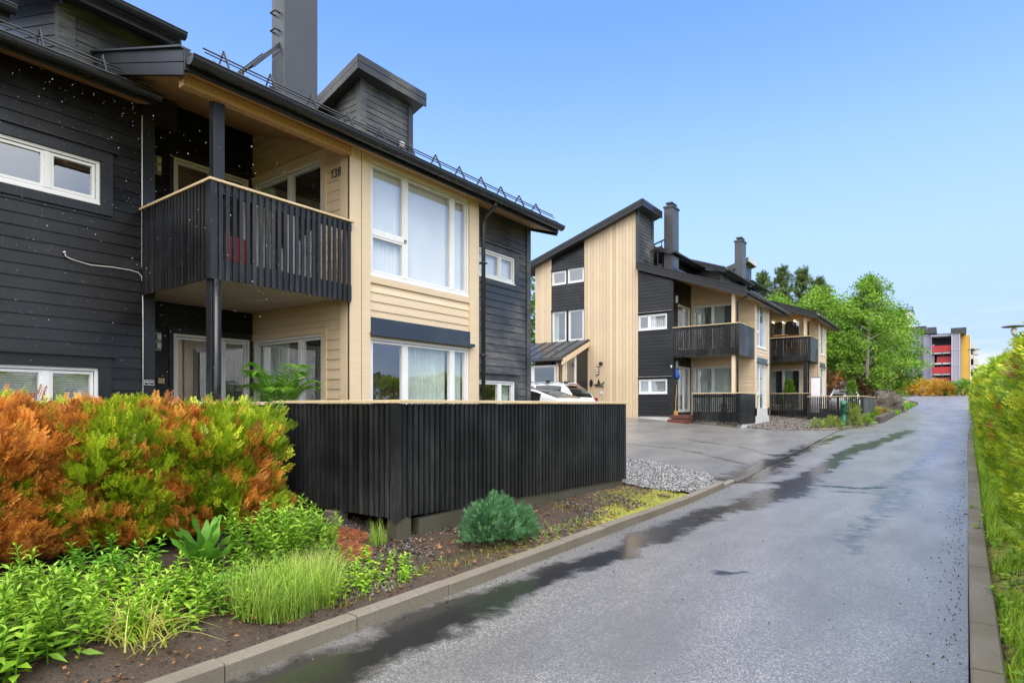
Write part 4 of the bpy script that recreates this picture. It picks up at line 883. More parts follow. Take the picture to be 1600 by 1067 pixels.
# red-brown step, patio fence and small things of the first unit
st = thing('entrance_step', (-9.1, 24.5, .85), 'red brown wooden entrance steps beside the slatted patio fence of the far house', 'steps')
mb = MB(); mb.box(-9.55, -8.72, 24.35, 25.6, 1.06, 1.2); mb.box(-9.55, -8.72, 24.1, 25.0, .7, 1.03); mb.build('tread', 'redw', st)
f1 = thing('patio_fence', (-7.8, 24.8, .8), 'black slat fence closing the ground floor patio of the first unit of the far house', 'fence')
F1 = Fr((-8.68, 24.72, 0), (1, 0, 0), (0, -1, 0)); F2 = Fr((-6.74, 24.72, 0), (0, 1, 0), (1, 0, 0))
mb = MB(); slats(mb, F1, .02, 1.9, .92, 2.10, .075, .052, .022); mb.build('slat_panel', 'blackv', f1)
mb = MB(); slats(mb, F2, 0, 2.3, .86, 2.10, .115, .112, .022); mb.build('board_panel', 'blackv', f1)
mb = MB(); mb.box(-8.68, -6.76, 24.74, 24.78, 1.0, 1.35); mb.box(-8.68, -6.76, 24.74, 24.78, 1.95, 2.05); mb.box(-6.80, -6.72, 24.70, 24.78, .86, 2.1)
for k in range(1, 3): mb.box(-8.68 + k * .63, -8.61 + k * .63, 24.74, 24.80, .9, 2.1)
mb.build('fence_post', 'blackv', f1)
mb = MB(); mb.box(-8.72, -6.68, 24.66, 24.78, 2.105, 2.14); mb.box(-6.80, -6.68, 24.78, 27.0, 2.105, 2.14); mb.build('top_rail', 'rail', f1)
mb = MB(); mb.lathe([(0, 0), (.11, 0), (.15, .25), (.13, .25), (0, .22)], (-7.45, 25.0, 1.25)); q = thing('potted_plant', (-7.45, 25.0, 1.25), 'terracotta pot with a small plant behind the slats of the far patio', 'potted plant'); mb.build('pot', 'terra', q, smooth=True)
PP1 = q
q = thing('broom', (-9.5, 24.9, 1.3), 'wooden broom leaning on the dark wall beside the far house steps', 'broom')
mb = MB(); mb.tube([(-9.50, 24.9, 1.35), (-9.54, 25.15, 2.5)], .016, 6); mb.build('handle', 'oak', q)
mb = MB(); mb.box(-9.56, -9.40, 24.84, 24.96, 1.2, 1.38); mb.build('brush', 'oak', q)
q = thing('blue_bag', (-9.45, 24.95, 2.85), 'blue cloth hanging on the dark wall above the far house steps', 'cloth')
mb = MB(); mb.tube([(-9.52, 25.0, 3.25), (-9.48, 25.0, 3.0), (-9.46, 25.02, 2.85), (-9.48, 25.0, 2.75)], [.03, .1, .13, .08], 8); mb.build('cloth', 'blue', q, smooth=True)
# fence of the second unit
f2 = thing('patio_fence', (-4.6, 34, .7), 'black slat fence in two steps around the second far patio, beside the green post', 'fence')
F1 = Fr((-7.85, 33.9, 0), (1, 0, 0), (0, -1, 0)); F2 = Fr((-5.75, 33.3, 0), (1, 0, 0), (0, -1, 0)); F3 = Fr((-3.3, 33.3, 0), (0, 1, 0), (1, 0, 0))
mb = MB(); slats(mb, F1, .0, 2.1, .98, 2.22, .085, .060, .022); mb.build('slat_panel', 'blackv', f2)
mb = MB(); slats(mb, F2, .0, 2.4, lambda f: .92 - .1 * f, 2.04, .085, .054, .022); mb.build('slat_panel', 'blackv', f2)
mb = MB(); slats(mb, F3, 0, 5.6, .80, 2.04, .13, .12, .022); mb.build('board_panel', 'greyw', f2)
mb = MB(); mb.box(-7.85, -5.76, 33.92, 33.95, 1.1, 1.35); mb.box(-5.76, -5.66, 33.26, 33.95, .8, 2.2); mb.box(-5.7, -3.3, 33.32, 33.36, 1.0, 1.25); mb.box(-3.40, -3.28, 33.26, 33.40, .7, 2.05); mb.box(-4.4, -4.32, 33.32, 33.38, .8, 2.04); mb.box(-6.6, -6.52, 33.92, 33.97, 1, 2.2); mb.build('fence_post', 'blackv', f2)
mb = MB(); mb.box(-7.85, -5.68, 33.84, 33.97, 2.224, 2.26); mb.box(-5.76, -3.24, 33.24, 33.37, 2.044, 2.08); mb.box(-3.36, -3.24, 33.37, 38.9, 2.044, 2.08); mb.build('top_rail', 'rail', f2)
q = thing('wooden_chair', (-7.0, 35.2, 4.25), 'yellow wooden folding table on the second far balcony', 'table')
q.name = 'folding_table'
mb = MB(); mb.box(-7.75, -7.05, 34.9, 35.4, 5.42, 5.47); mb.build('tabletop', 'oak', q)
for x in (-7.7, -7.15):
    mb = MB(); mb.bar((x, 34.95, 4.3), (x + .1, 35.3, 5.42), .04, .04); mb.bar((x, 35.35, 4.3), (x + .1, 34.98, 5.42), .04, .04); mb.build('leg', 'oak', q)
q = thing('wooden_chair', (-6.75, 35.2, 4.25), 'yellow wooden chair beside the folding table on the second far balcony', 'chair')
mb = MB(); mb.bar((-6.95, 35.2, 4.3), (-6.80, 35.2, 5.4), .04, .04); mb.bar((-6.5, 35.2, 4.3), (-6.55, 35.2, 5.4), .04, .04); mb.bar((-6.95, 35.2, 5.4), (-6.5, 35.2, 5.4), .04, .06); mb.bar((-6.9, 35.2, 5.1), (-6.52, 35.2, 5.1), .03, .05); mb.build('backrest', 'oak', q)
mb = MB(); mb.box(-6.92, -6.5, 34.85, 35.2, 4.72, 4.76); mb.build('seat', 'oak', q)
for x in (-6.9, -6.53):
    mb = MB(); mb.bar((x, 34.87, 4.3), (x, 34.87, 4.72), .03, .03); mb.build('leg', 'oak', q)
lm = bpy.data.materials.new('lit_bulb'); lm.use_nodes = True; p_ = lm.node_tree.nodes['Principled BSDF']; p_.inputs['Emission Color'].default_value = (1, .75, .4, 1); p_.inputs['Emission Strength'].default_value = 6
M['bulb'] = lm
q = thing('string_lights', (-7, 36.2, 6.5), 'string of small lit warm bulbs under the roof of the second far balcony', 'string lights')
mb = MB(); pts = [(-8.1, 36.45, 6.38), (-7.55, 36.42, 6.33), (-6.95, 36.4, 6.36), (-6.35, 36.3, 6.42), (-5.9, 35.6, 6.42), (-5.75, 34.9, 6.36)]
mb.tube(pts, .006, 4); mb.build('wire', 'blackp', q)
mb = MB()
for p in pts: mb.lathe([(.0, -.035), (.03, -.015), (.035, .0), (.02, .03), (0, .035)], p, 8)
mb.build('bulb', 'bulb', q)
q = thing('whiteboard', (-5.6, 33.6, 1), 'pale lilac board standing upright behind the second far patio fence', 'board')
mb = MB(); mb.box(-5.66, -5.24, 33.72, 33.76, 1.0, 3.02); mb.build('panel', 'blind', q); mb = MB(); mb.box(-5.68, -5.22, 33.765, 33.78, .98, 3.06); mb.build('frame', 'blackp', q)
q = thing('standpipe', (-3.82, 30.9, .5), 'dark green hooded post standing in front of the second far patio fence', 'post')
gzp = gz(-3.82, 30.9)
mb = MB(); mb.lathe([(.12, -.1), (.12, .50), (.10, .53), (.10, .60)], (-3.82, 30.9, gzp), 14); mb.build('base', 'green', q, smooth=True)
mb = MB(); mb.tube([(-3.82, 30.9, gzp + .55), (-3.82, 30.9, gzp + .92), (-3.82, 30.88, gzp + 1.04), (-3.82, 30.8, gzp + 1.1), (-3.82, 30.70, gzp + 1.08), (-3.82, 30.66, gzp + .98)], [.10, .10, .12, .13, .12, .09], 12); mb.build('hood', 'green', q, smooth=True)

# ================================================================== cars (local x forward, y left, z up)
def car(name, loc, rz, label, body, suv=True, roofglass=False, rails=True):
    t = thing(name, loc, label, 'car', None, rz)
    L = 4.65; hw = .90
    if suv:  # x from rear (0) to front (L): belt and roof heights
        xs = [0, .05, .18, .55, .95, 1.6, 2.3, 2.9, 3.35, 3.9, 4.35, 4.58, 4.65]
        top = [.78, 1.02, 1.22, 1.58, 1.62, 1.63, 1.60, 1.45, 1.12, 1.03, .92, .74, .55]
        belt = [.76, .98, 1.03, 1.06, 1.06, 1.05, 1.03, 1.02, 1.00, .96, .86, .70, .52]
        g0, g1, r0, r1 = .16, 3.30, .60, 2.45
    else:
        xs = [0, .04, .16, .60, 1.1, 1.7, 2.3, 2.9, 3.45, 3.95, 4.35, 4.58, 4.65]
        top = [.80, .96, 1.05, 1.20, 1.36, 1.44, 1.44, 1.33, 1.06, .94, .82, .66, .5]
        belt = [.78, .93, .97, .98, .97, .95, .93, .92, .91, .87, .77, .62, .48]
        g0, g1, r0, r1 = .30, 3.40, 1.1, 2.4
    NX = 60; X = np.linspace(0, L, NX); T = np.interp(X, xs, top); B = np.interp(X, xs, belt)
    k = np.ones(5) / 5; T = np.convolve(np.pad(T, 2, 'edge'), k, 'valid'); B = np.convolve(np.pad(B, 2, 'edge'), k, 'valid'); B = np.minimum(B, T - .02)
    W = hw * (1 - .10 * np.clip((X - 3.9) / .75, 0, 1) ** 2 - .06 * np.clip((.5 - X) / .5, 0, 1) ** 2)
    body_mb, gl_mb, rg_mb = MB(), MB(), MB()
    rings = []
    for x, tp, b, wd in zip(X, T, B, W):
        zb = .24 + (.12 if x < .3 or x > 4.35 else 0); cab = np.clip((tp - b) / .5, 0, 1); rw = wd * (1 - .26 * cab)
        half = [(0, zb), (wd * .9, zb), (wd * .985, zb + .12), (wd, .55 if .55 < b - .1 else b - .1), (wd * .985, b - .05), (wd * .96, b), (wd * .96 + (rw - wd * .96) * .5, b + (tp - b) * .52), (rw, tp - .06 * cab - .005), (rw * .86, tp - .015 * cab), (rw * .45, tp), (0, tp + .004)]
        rings.append([(x, y, z) for y, z in half])
    nh = len(rings[0])
    for i in range(NX - 1):
        xm = (X[i] + X[i + 1]) / 2
        for j in range(nh - 1):
            for s in (1, -1):
                q = [rings[i][j], rings[i + 1][j], rings[i + 1][j + 1], rings[i][j + 1]]
                q = [(p[0] - L / 2, p[1] * s, p[2]) for p in q]
                if s < 0: q = q[::-1]
                slope = abs(T[i + 1] - T[i]) / (X[1] - X[0]); cabin = g0 < xm < g1 and T[i] - B[i] > .10
                side_gl = cabin and j in (5, 6) and (g0 + .45 < xm < g1 - .25) and not (1.72 < xm < 1.80)
                scr = cabin and j in (8, 9) and (xm < r0 or xm > r1)
                top_gl = roofglass and cabin and j in (8, 9) and r0 <= xm <= r1
                if side_gl or scr: gl_mb.poly(q)
                elif top_gl: rg_mb.poly(q)
                else: body_mb.poly(q)
    for i, x in ((0, 0), (NX - 1, L)):
        q = [(p[0] - L / 2, p[1], p[2]) for p in rings[i]] + [(p[0] - L / 2, -p[1], p[2]) for p in rings[i][1:-1][::-1]]
        body_mb.poly(q)
    def weld(o):
        import bmesh
        bm = bmesh.new(); bm.from_mesh(o.data); bmesh.ops.remove_doubles(bm, verts=bm.verts, dist=.0005); bmesh.ops.recalc_face_normals(bm, faces=bm.faces); bm.to_mesh(o.data); bm.free()
        for p in o.data.polygons: p.use_smooth = True
    weld(body_mb.build('body', body, t, local=True)); weld(gl_mb.build('window_glass', 'carglass', t, local=True))
    if rg_mb.f: weld(rg_mb.build('glass_roof', 'carglass', t, local=True))
    for sx in (-1, 1):
        for sy in (-1, 1):
            mb = MB(); c = (sx * 1.38 - .02, sy * .80, .33)
            mb.tube([(c[0], c[1] - .11, c[2]), (c[0], c[1] + .11, c[2])], .335, 24); wh = mb.build('wheel', 'tyre', t, local=True)
            mb = MB(); mb.tube([(c[0], c[1] + sy * .10, c[2]), (c[0], c[1] + sy * .118, c[2])], .22, 18); mb.build('rim', 'lgrey', wh, local=True)
    for sy in (-1, 1):
        mb = MB(); mb.box(-L / 2 - .015, -L / 2 + .20, sy * .62 - .16, sy * .62 + .16, .70, .77) if not suv else mb.box(-L / 2 + .02, -L / 2 + .30, sy * .79 - .06, sy * .79 + .06, 1.0, 1.13)
        mb.build('tail_lamp', 'tail', t, local=True, bevel=.03)
        mb = MB(); mb.box(L / 2 - .35, L / 2 - .08, sy * .64 - .14, sy * .64 + .14, .66, .78); mb.build('headlight', 'lamp_off', t, local=True, bevel=.03)
        mb = MB(); mb.box(3.0 - L / 2, 3.16 - L / 2, sy * 1.0 - .09, sy * 1.0 + .09, .98, 1.10); mb.build('side_mirror', body, t, local=True, bevel=.03)
        if rails:
            mb = MB(); zr = 1.66; mb.tube([(-1.65, sy * .60, zr - .07), (-1.5, sy * .60, zr), (.1, sy * .60, zr), (.3, sy * .60, zr - .09)], .018, 8); mb.build('roof_rail', 'lgrey', t, local=True)
    if rails:
        for x in (-1.1, -.2):
            mb = MB(); mb.bar((x, -.7, 1.70), (x, .7, 1.70), .06, .03)
            for sy in (-.62, .62): mb.box(x - .07, x + .07, sy - .06, sy + .06, 1.64, 1.74)
            mb.build('roof_bar', 'cargrey', t, local=True)
        mb = MB(); mb.box(-1.86, -1.74, -.28, .28, 1.585, 1.615); mb.build('brake_lamp', 'tail', t, local=True)
    return t
car('parked_car', (-10.75, 14.7, gz(-9.9, 14.7) + .06), R(180), 'white fastback car with dark glass roof, nearest behind the fence', 'carwhite', False, True, False)
car('parked_car', (-12.55, 18.4, gz(-11.7, 18.4) - .10), R(180), 'white estate car with black roof bars, parked behind the fastback', 'carwhite', True, False, True)
car('parked_car', (-5.3, 43.6, gz(-5.3, 43.6) - .12), R(95), 'white car with roof bars parked behind the second far patio fence', 'carwhite', True, False, True)
car('parked_car', (-7.3, 43.0, gz(-7.4, 43) - .12), R(95), 'dark blue car parked left of the white car by the far house', 'carblue', True, False, False)

# ================================================================== foliage tools
def norm(v): return v / np.maximum(1e-9, np.linalg.norm(v, axis=-1, keepdims=True))
def basis(d, roll=None, flat=None):
    """frames with local +Y along d; roll turns about d; flat = preferred local Z"""
    d = norm(d); ref = np.tile([0., 0, 1], (len(d), 1)) if flat is None else flat
    ref = ref + rng.normal(0, .02, ref.shape)
    x = norm(np.cross(d, ref)); z = np.cross(x, d)
    if roll is not None:
        c, s = np.cos(roll)[:, None], np.sin(roll)[:, None]; x, z = x * c + z * s, z * c - x * s
    return np.stack([x, d, z], -1)   # columns
class Fol:
    def __init__(s): s.V = []; s.F = []; s.Cc = []; s.n = 0
    def add(s, tmpl, pos, B, scale, col, shade=.12):
        TV, TF = tmpl; k = len(TV)
        V = np.einsum('nij,kj->nki', B, TV) * np.asarray(scale)[:, None, None] + pos[:, None, :]
        F = TF[None] + (np.arange(len(pos)) * k)[:, None, None] + s.n
        c = np.repeat(col[:, None, :], k, 1) * (1 + rng.uniform(-shade, shade, (len(pos), k, 1)))
        s.V.append(V.reshape(-1, 3)); s.F.append(F.reshape(-1, 4)); s.Cc.append(c.reshape(-1, 3)); s.n += len(pos) * k
    def build(s, name, parent=None, m='leaf', label=None):
        V = np.concatenate(s.V); F = np.concatenate(s.F); c = np.concatenate(s.Cc)
        if parent is not None: V = V - np.array(parent.location)
        me = quadmesh(name, V, F); me.materials.append(M[m])
        a = me.color_attributes.new('Col', 'FLOAT_COLOR', 'POINT'); a.data.foreach_set('color', np.concatenate([np.clip(c, 0, 1), np.ones((len(c), 1))], 1).astype(np.float32).ravel())
        o = bpy.data.objects.new(name, me); C.objects.link(o)
        if parent is not None: o.parent = parent
        return o
def spray_tmpl(seed, nb=6, wd=.030, spread=.85):
    """flat scale-leaf spray: an axis with side twigs, each again with small side tips"""
    r = np.random.default_rng(seed); V = []; F = []
    def twig(p, a, L, w0, z):
        d = np.array([math.sin(a), math.cos(a), z]); s = np.array([math.cos(a), -math.sin(a), 0]) * w0
        k = len(V); p = np.array(p); V.extend([p - s * .5, p + d * L * .55 - s, p + d * L, p + d * L * .55 + s]); F.append((k, k + 1, k + 2, k + 3)); return p, d
    twig((0, 0, 0), 0, 1.0, wd * .7, .05)
    for i in range(nb):
        t = .12 + .8 * i / nb
        for sd in (-1, 1):
            L = (.52 - .30 * t) * r.uniform(.8, 1.2); a = sd * spread * r.uniform(.75, 1.1); z = r.uniform(-.25, .2)
            p, d = twig((0, t, .05 * t), a, L, wd * r.uniform(.8, 1.1), z)
            q = p + d * L * .45
            twig(q, a - sd * .7, L * .5, wd * .8, z); twig(q, a + sd * .55, L * .4, wd * .7, z)
    return np.array(V, float), np.array(F)
SPR = [spray_tmpl(k) for k in range(4)]
def leaf_tmpl(wd=.16, fold=.05, bend=.12):
    V = np.array([(0, 0, 0), (-wd, .40, fold), (0, .45, -.01 - bend * .2), (wd, .40, fold), (0, 1, -bend)], float)
    return V, np.array([(0, 1, 4, 2), (0, 2, 4, 3)])
LEAF = leaf_tmpl(); BROAD = leaf_tmpl(.30, .06, .2); DIA = (np.array([(0, 0, 0), (-.34, .5, .06), (0, 1, 0), (.34, .5, .06)], float), np.array([(0, 1, 2, 3)]))
def needle_tmpl(seed, n=16, ang=.9, w=.022):
    r = np.random.default_rng(seed); V = []; F = []
    for i in range(n):
        t = i / n; a = r.uniform(0, 6.28); th = ang * r.uniform(.6, 1.1) * (1 - .4 * t); L = r.uniform(.4, .62)
        d = np.array([math.sin(th) * math.cos(a), math.cos(th), math.sin(th) * math.sin(a)]); s = np.cross(d, [.3, .2, .9]); s = s / np.linalg.norm(s) * w
        p = np.array([0, t * .75, 0]); k = len(V); V.extend([p - s, p + d * L * .6 - s * .8, p + d * L, p + s]); F.append((k, k + 1, k + 2, k + 3))
    return np.array(V), np.array(F)
NEED = [needle_tmpl(k) for k in range(3)]
def lerpc(a, b, t): return np.asarray(a)[None] * (1 - t[:, None]) + np.asarray(b)[None] * t[:, None]
def n3(P, s, seed): return (vnoise(P[:, 0] + P[:, 2] * .71, P[:, 1] - P[:, 2] * .53, s, seed) + vnoise(P[:, 0] - P[:, 2] * .9, P[:, 2] * .8 + P[:, 1], s, seed + 7)) / 2

def hedge_points(n, cx, cy, rx, ry, h, z0, seed, inner=.5):
    """points in the outer shell of an upright lumpy bush, with outward directions"""
    u = rng.uniform(0, 2 * math.pi, n); t = rng.uniform(0, 1, n) ** .9; rr = 1 - inner * rng.uniform(0, 1, n) ** 1.5
    wz = np.where(t < .12, .80 + t * 1.6, np.where(t > .76, np.sqrt(np.clip(1 - ((t - .76) / .26) ** 2, .02, 1)), 1.0))
    lump = 1 + .46 * (vnoise(u * 2.6, t * 5, 1.25, seed) - .5) + .22 * (vnoise(u * 6, t * 11, 1.4, seed + 3) - .5)
    x = np.cos(u); y = np.sin(u); e = 2.4
    k = (np.abs(x) ** e + np.abs(y) ** e) ** (-1 / e)
    sh = rng.uniform(0, 1, n) < .05; rr = np.where(sh, rng.uniform(1.0, 1.16, n), rr)
    X = cx + rx * x * k * wz * lump * rr; Y = cy + ry * y * k * wz * lump * rr
    Z = z0 + h * t * (.90 + .22 * (vnoise(X, Y, 2.6, seed + 6) - .4)) + np.where(sh & (t > .7), .07, 0)
    d = np.stack([x, y, .25 + 1.0 * np.clip(t - .7, 0, 1) * 4], -1)
    P = np.stack([X, Y, Z], -1)
    hole = (n3(P, 4.2, seed + 11) < .33) & (rr > .72) & ~sh       # gaps that show the dark inside
    keep = ~hole
    return P[keep], norm(d)[keep]
def thuja(name, label, group, cx, cy, rx, ry, h, orange, seed, n=3600, size=.135, green=((.065, .15, .010), (.34, .47, .02), (.70, .72, .05)), gfun=None):
    z0 = gz(cx, cy)
    t = thing(name, (cx, cy, z0), label, 'shrub', group)
    P, D = hedge_points(n, cx, cy, rx, ry, h, z0 + .03, seed); n = len(P)
    up = np.stack([rng.normal(0, .35, n), rng.normal(0, .35, n), rng.uniform(.1, 1.0, n)], -1)
    d = norm(D * rng.uniform(.5, 1.2, (n, 1)) + up)
    f = Fol(); nz = n3(P, 2.1, seed) ; fine = n3(P, 6, seed + 5)
    om = orange(P, nz) if callable(orange) else orange
    is_o = (nz + (fine - .5) * .75 + rng.normal(0, .05, n)) < om
    g = lerpc(green[0], green[1], np.clip(fine * 1.5 - .2, 0, 1)); tip = rng.uniform(0, 1, n) < .30; g[tip] = lerpc(green[1], green[2], rng.uniform(0, 1, tip.sum()))
    o = lerpc((.46, .155, .022), (.92, .45, .09), rng.uniform(0, 1, n)); dk = rng.uniform(0, 1, n) < .15; o[dk] = (.24, .08, .02)
    c = np.where(is_o[:, None], o, g)
    for k in range(4):
        s = slice(k, None, 4); m_ = len(P[s])
        flat = norm(np.cross(d[s], norm(np.cross(np.tile([0., 0, 1], (m_, 1)), d[s]) + rng.normal(0, .5, (m_, 3)))))
        f.add(SPR[k], P[s], basis(d[s], rng.uniform(-.9, .9, m_), flat), size * rng.uniform(.5, 1.3, m_), c[s], .26)
    f.build('crown', t)
    mb = MB(); q = np.random.default_rng(seed)
    mb.tube([(cx, cy, z0 - .1), (cx + q.normal(0, .05), cy + q.normal(0, .05), z0 + h * .5), (cx, cy, z0 + h * .9)], [.05, .035, .012], 7)
    for k in range(14):
        a = q.uniform(0, 6.28); zz = z0 + h * q.uniform(.05, .8); r = q.uniform(.6, .95)
        mb.tube([(cx, cy, zz), (cx + rx * r * .5 * math.cos(a), cy + ry * r * .5 * math.sin(a), zz + .12), (cx + rx * r * math.cos(a), cy + ry * r * math.sin(a), zz + .35 * h * .4)], [.016, .011, .004], 5)
    mb.build('trunk', 'bark', t)
    return t
# the sick hedge in front of the near patio fence
GR = 'thuja shrubs of the browning hedge by the near fence'
thuja('thuja_shrub', 'mostly dead orange thuja shrub at the left edge, bare at its base', GR, -6.1, 1.15, .55, .62, 1.20, lambda P, nz: np.where(P[:, 2] < .85, .56, .60), 31, 15000)
thuja('thuja_shrub', 'green thuja shrub with orange patches, middle of the browning hedge', GR, -6.1, 2.2, .55, .62, 1.20, lambda P, nz: .43 + .08 * np.clip((P[:, 1] - 2.1) * 1.2, 0, 1) * (P[:, 2] > 1.0), 37, 17000)
thuja('thuja_shrub', 'bushy yellow green thuja shrub at the right end of the browning hedge, touching the fence', GR, -6.0, 2.98, .58, .60, 1.22, lambda P, nz: .34 + .14 * (P[:, 1] < 2.75), 43, 17500)
# the healthy hedge along the right kerb
hedge = thing('thuja_hedge', (1.6, 20, .2), 'tall clipped yellow green thuja hedge running along the right side of the road', 'hedge')
f = Fol()
def hedge_front(y): return np.interp(y, [0, 8, 14, 25, 40, 60], [.80, .86, .92, 1.05, 1.45, 1.95])
def add_hedge(n, ya, yb, size, seed, topfrac=.25):
    y = rng.uniform(ya, yb, n); top = rng.uniform(0, 1, n) < topfrac; back = (~top) & (rng.uniform(0, 1, n) < .12)
    xf = hedge_front(y); depth = 1.25
    z0 = ground_z(xf, y); hh = 2.28 + .08 * np.sin(y * 1.9) + .14 * (vnoise(y, y * 0, .8, seed) - .5) * 2 - .25 * smooth(14, 8, y) * 0
    t = rng.uniform(0, 1, n)
    lump = .30 * (vnoise(y, t * 2.6, 1.25, seed) - .5) + .14 * (vnoise(y, t * 2.6, 3.4, seed + 1) - .5)
    rr = -.10 * rng.uniform(0, 1, n) + .30 * rng.uniform(0, 1, n) ** 2
    bulge = -.10 * np.sin(t * 3.1) + .16 * np.clip(t - .85, 0, 1) * 5 * .6
    X = np.where(top, xf + depth * t, np.where(back, xf + depth + lump, xf + lump + rr + bulge)); Z = np.where(top, z0 + hh + lump * .8 - rr * .7 - .35 * np.abs(t - .5) ** 2 * 2, z0 + .04 + hh * t * .985)
    P = np.stack([X, y, Z], -1)
    D = np.where(top[:, None], np.array([[-.2, 0, 1.]]), np.where(back[:, None], np.array([[1., 0, .3]]), np.array([[-1., -.15, .25]])))
    d = norm(D + np.stack([rng.normal(0, .4, n), rng.normal(0, .5, n), rng.uniform(-.1, .9, n)], -1))
    nz = n3(P, 1.3, seed + 9); fine = n3(P, 5, seed + 4)
    c = lerpc((.07, .16, .012), (.33, .49, .025), np.clip(fine * 1.6 - .25 + .3 * (nz - .5), 0, 1)); tp = rng.uniform(0, 1, n) < .38; c[tp] = lerpc((.40, .53, .025), (.68, .70, .05), rng.uniform(0, 1, tp.sum()))
    o = (nz < .25) & (fine < .55) & (t > .3) & (t < .85) & ~top; c[o] = lerpc((.36, .15, .03), (.55, .30, .05), rng.uniform(0, 1, o.sum()))
    for k in range(4):
        s = slice(k, None, 4); m_ = len(P[s])
        flat = norm(np.cross(d[s], norm(np.cross(np.tile([0., 0, 1], (m_, 1)), d[s]) + rng.normal(0, .5, (m_, 3)))))
        f.add(SPR[k], P[s], basis(d[s], rng.uniform(-.9, .9, m_), flat), size * rng.uniform(.6, 1.3, m_), c[s])
add_hedge(6000, 3.0, 10.0, .20, 61); add_hedge(15000, 9.5, 19, .16, 61); add_hedge(9000, 19, 34, .20, 61); add_hedge(5000, 34, 56, .30, 61)
f.build('foliage', hedge)
mb = MB()
for k in range(58):
    y = 3.3 + k * .92; x = float(hedge_front(y)) + .62
    mb.tube([(x, y, gz(x, y) - .1), (x + .03, y + .05, gz(x, y) + 1.2), (x, y, gz(x, y) + 2.3)], [.05, .04, .015], 6)
mb.build('trunks', 'bark', hedge)
mb = MB()   # dense dark twigs inside the hedge
for k in range(700):
    y = random.uniform(3.2, 55); x = float(hedge_front(y)); z = gz(x, y)
    zz = z + random.uniform(.1, 2.3); mb.bar((x + .75, y, zz), (x + random.uniform(.1, .3), y + random.uniform(-.4, .4), zz + random.uniform(-.05, .4)), .02, .25)
mb.build('branches', 'bark', hedge)

# juniper by the kerb
js = thing('juniper_shrub', (-3.98, 5.15, gz(-3.98, 5.15)), 'low blue green juniper shrub between the slat fence and the kerb', 'shrub')
f = Fol(); n = 4600
u = rng.uniform(0, 6.28, n); ct = rng.uniform(.0, 1, n); st_ = np.sqrt(1 - ct ** 2)
lump = 1 + .62 * (vnoise(u * 1.6, ct * 4, 1.7, 3) - .45) + .16 * (vnoise(u * 3.4, ct * 8, 1.9, 4) - .5)
rr = lump * (1 - .3 * rng.uniform(0, 1, n) ** 2)
P = np.stack([-3.98 + .27 * st_ * np.cos(u) * rr, 5.15 + .36 * st_ * np.sin(u) * rr, gz(-3.98, 5.15) + .02 + .42 * ct * rr], -1)
mo = np.array([(-.02, .0, .12), (.02, -.26, .0), (.08, .24, -.02), (-.12, .12, .04), (.10, -.06, -.03), (-.08, -.18, .05), (.04, .36, -.08)]); mi = rng.integers(0, len(mo), n)
cj = np.array([-3.98, 5.15, gz(-3.98, 5.15)]); P = cj + (P - cj) * .62 + mo[mi] * np.array([1, 1, 1.0]) + [0, 0, .06]
D = norm(np.stack([st_ * np.cos(u), st_ * np.sin(u), ct + .5], -1) + rng.normal(0, .35, (n, 3)))
c = lerpc((.025, .085, .038), (.14, .33, .13), np.clip(n3(P, 9, 5) * 1.4 - .2 + rng.normal(0, .1, n), 0, 1))
tp = rng.uniform(0, 1, n) < .2; c[tp] = (.20, .42, .18)
for k in range(3):
    s = slice(k, None, 3); f.add(NEED[k], P[s], basis(D[s], rng.uniform(0, 6, len(P[s]))), .062 * rng.uniform(.7, 1.3, len(P[s])), c[s])
f.build('foliage', js)
mb = MB()
for k in range(14):
    a = k * .45; mb.tube([(-3.98, 5.15, gz(-3.98, 5.15) - .03), (-3.98 + .12 * math.cos(a), 5.15 + .16 * math.sin(a), gz(-3.98, 5.15) + .15), (-3.98 + .19 * math.cos(a), 5.15 + .24 * math.sin(a), gz(-3.98, 5.15) + .27)], [.02, .014, .006], 5)
mb.build('branches', 'bark', js)

# ------------------------------------------------------------------ weeds, grass, pebbles
def blades(f, P, h, lean, col, wd=.004):
    """curved grass blades: three quads each"""
    n = len(P); a = rng.uniform(0, 6.28, n); L = h * rng.uniform(.55, 1.2, n); ln = lean * rng.uniform(.2, 1.3, n)
    dx, dy = np.cos(a), np.sin(a); sx, sy = -dy, dx
    segs = [0, .4, .75, 1.]; pts = []
    for t in segs:
        w_ = wd * (1 - t * .92)
        x = P[:, 0] + dx * ln * L * t * t; y = P[:, 1] + dy * ln * L * t * t; z = P[:, 2] + L * t * (1 - .28 * ln * t)
        pts += [np.stack([x - sx * w_, y - sy * w_, z], -1), np.stack([x + sx * w_, y + sy * w_, z], -1)]
    V = np.stack(pts, 1)
    F = np.array([(0, 1, 3, 2), (2, 3, 5, 4), (4, 5, 7, 6)])[None] + (np.arange(n) * 8)[:, None, None] + f.n
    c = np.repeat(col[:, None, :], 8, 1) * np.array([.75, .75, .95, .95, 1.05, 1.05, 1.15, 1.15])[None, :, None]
    f.V.append(V.reshape(-1, 3)); f.F.append(F.reshape(-1, 4)); f.Cc.append(c.reshape(-1, 3)); f.n += n * 8
def onground(x, y, dz=0): return np.stack([x, y, ground_z(x, y) + dz], -1)
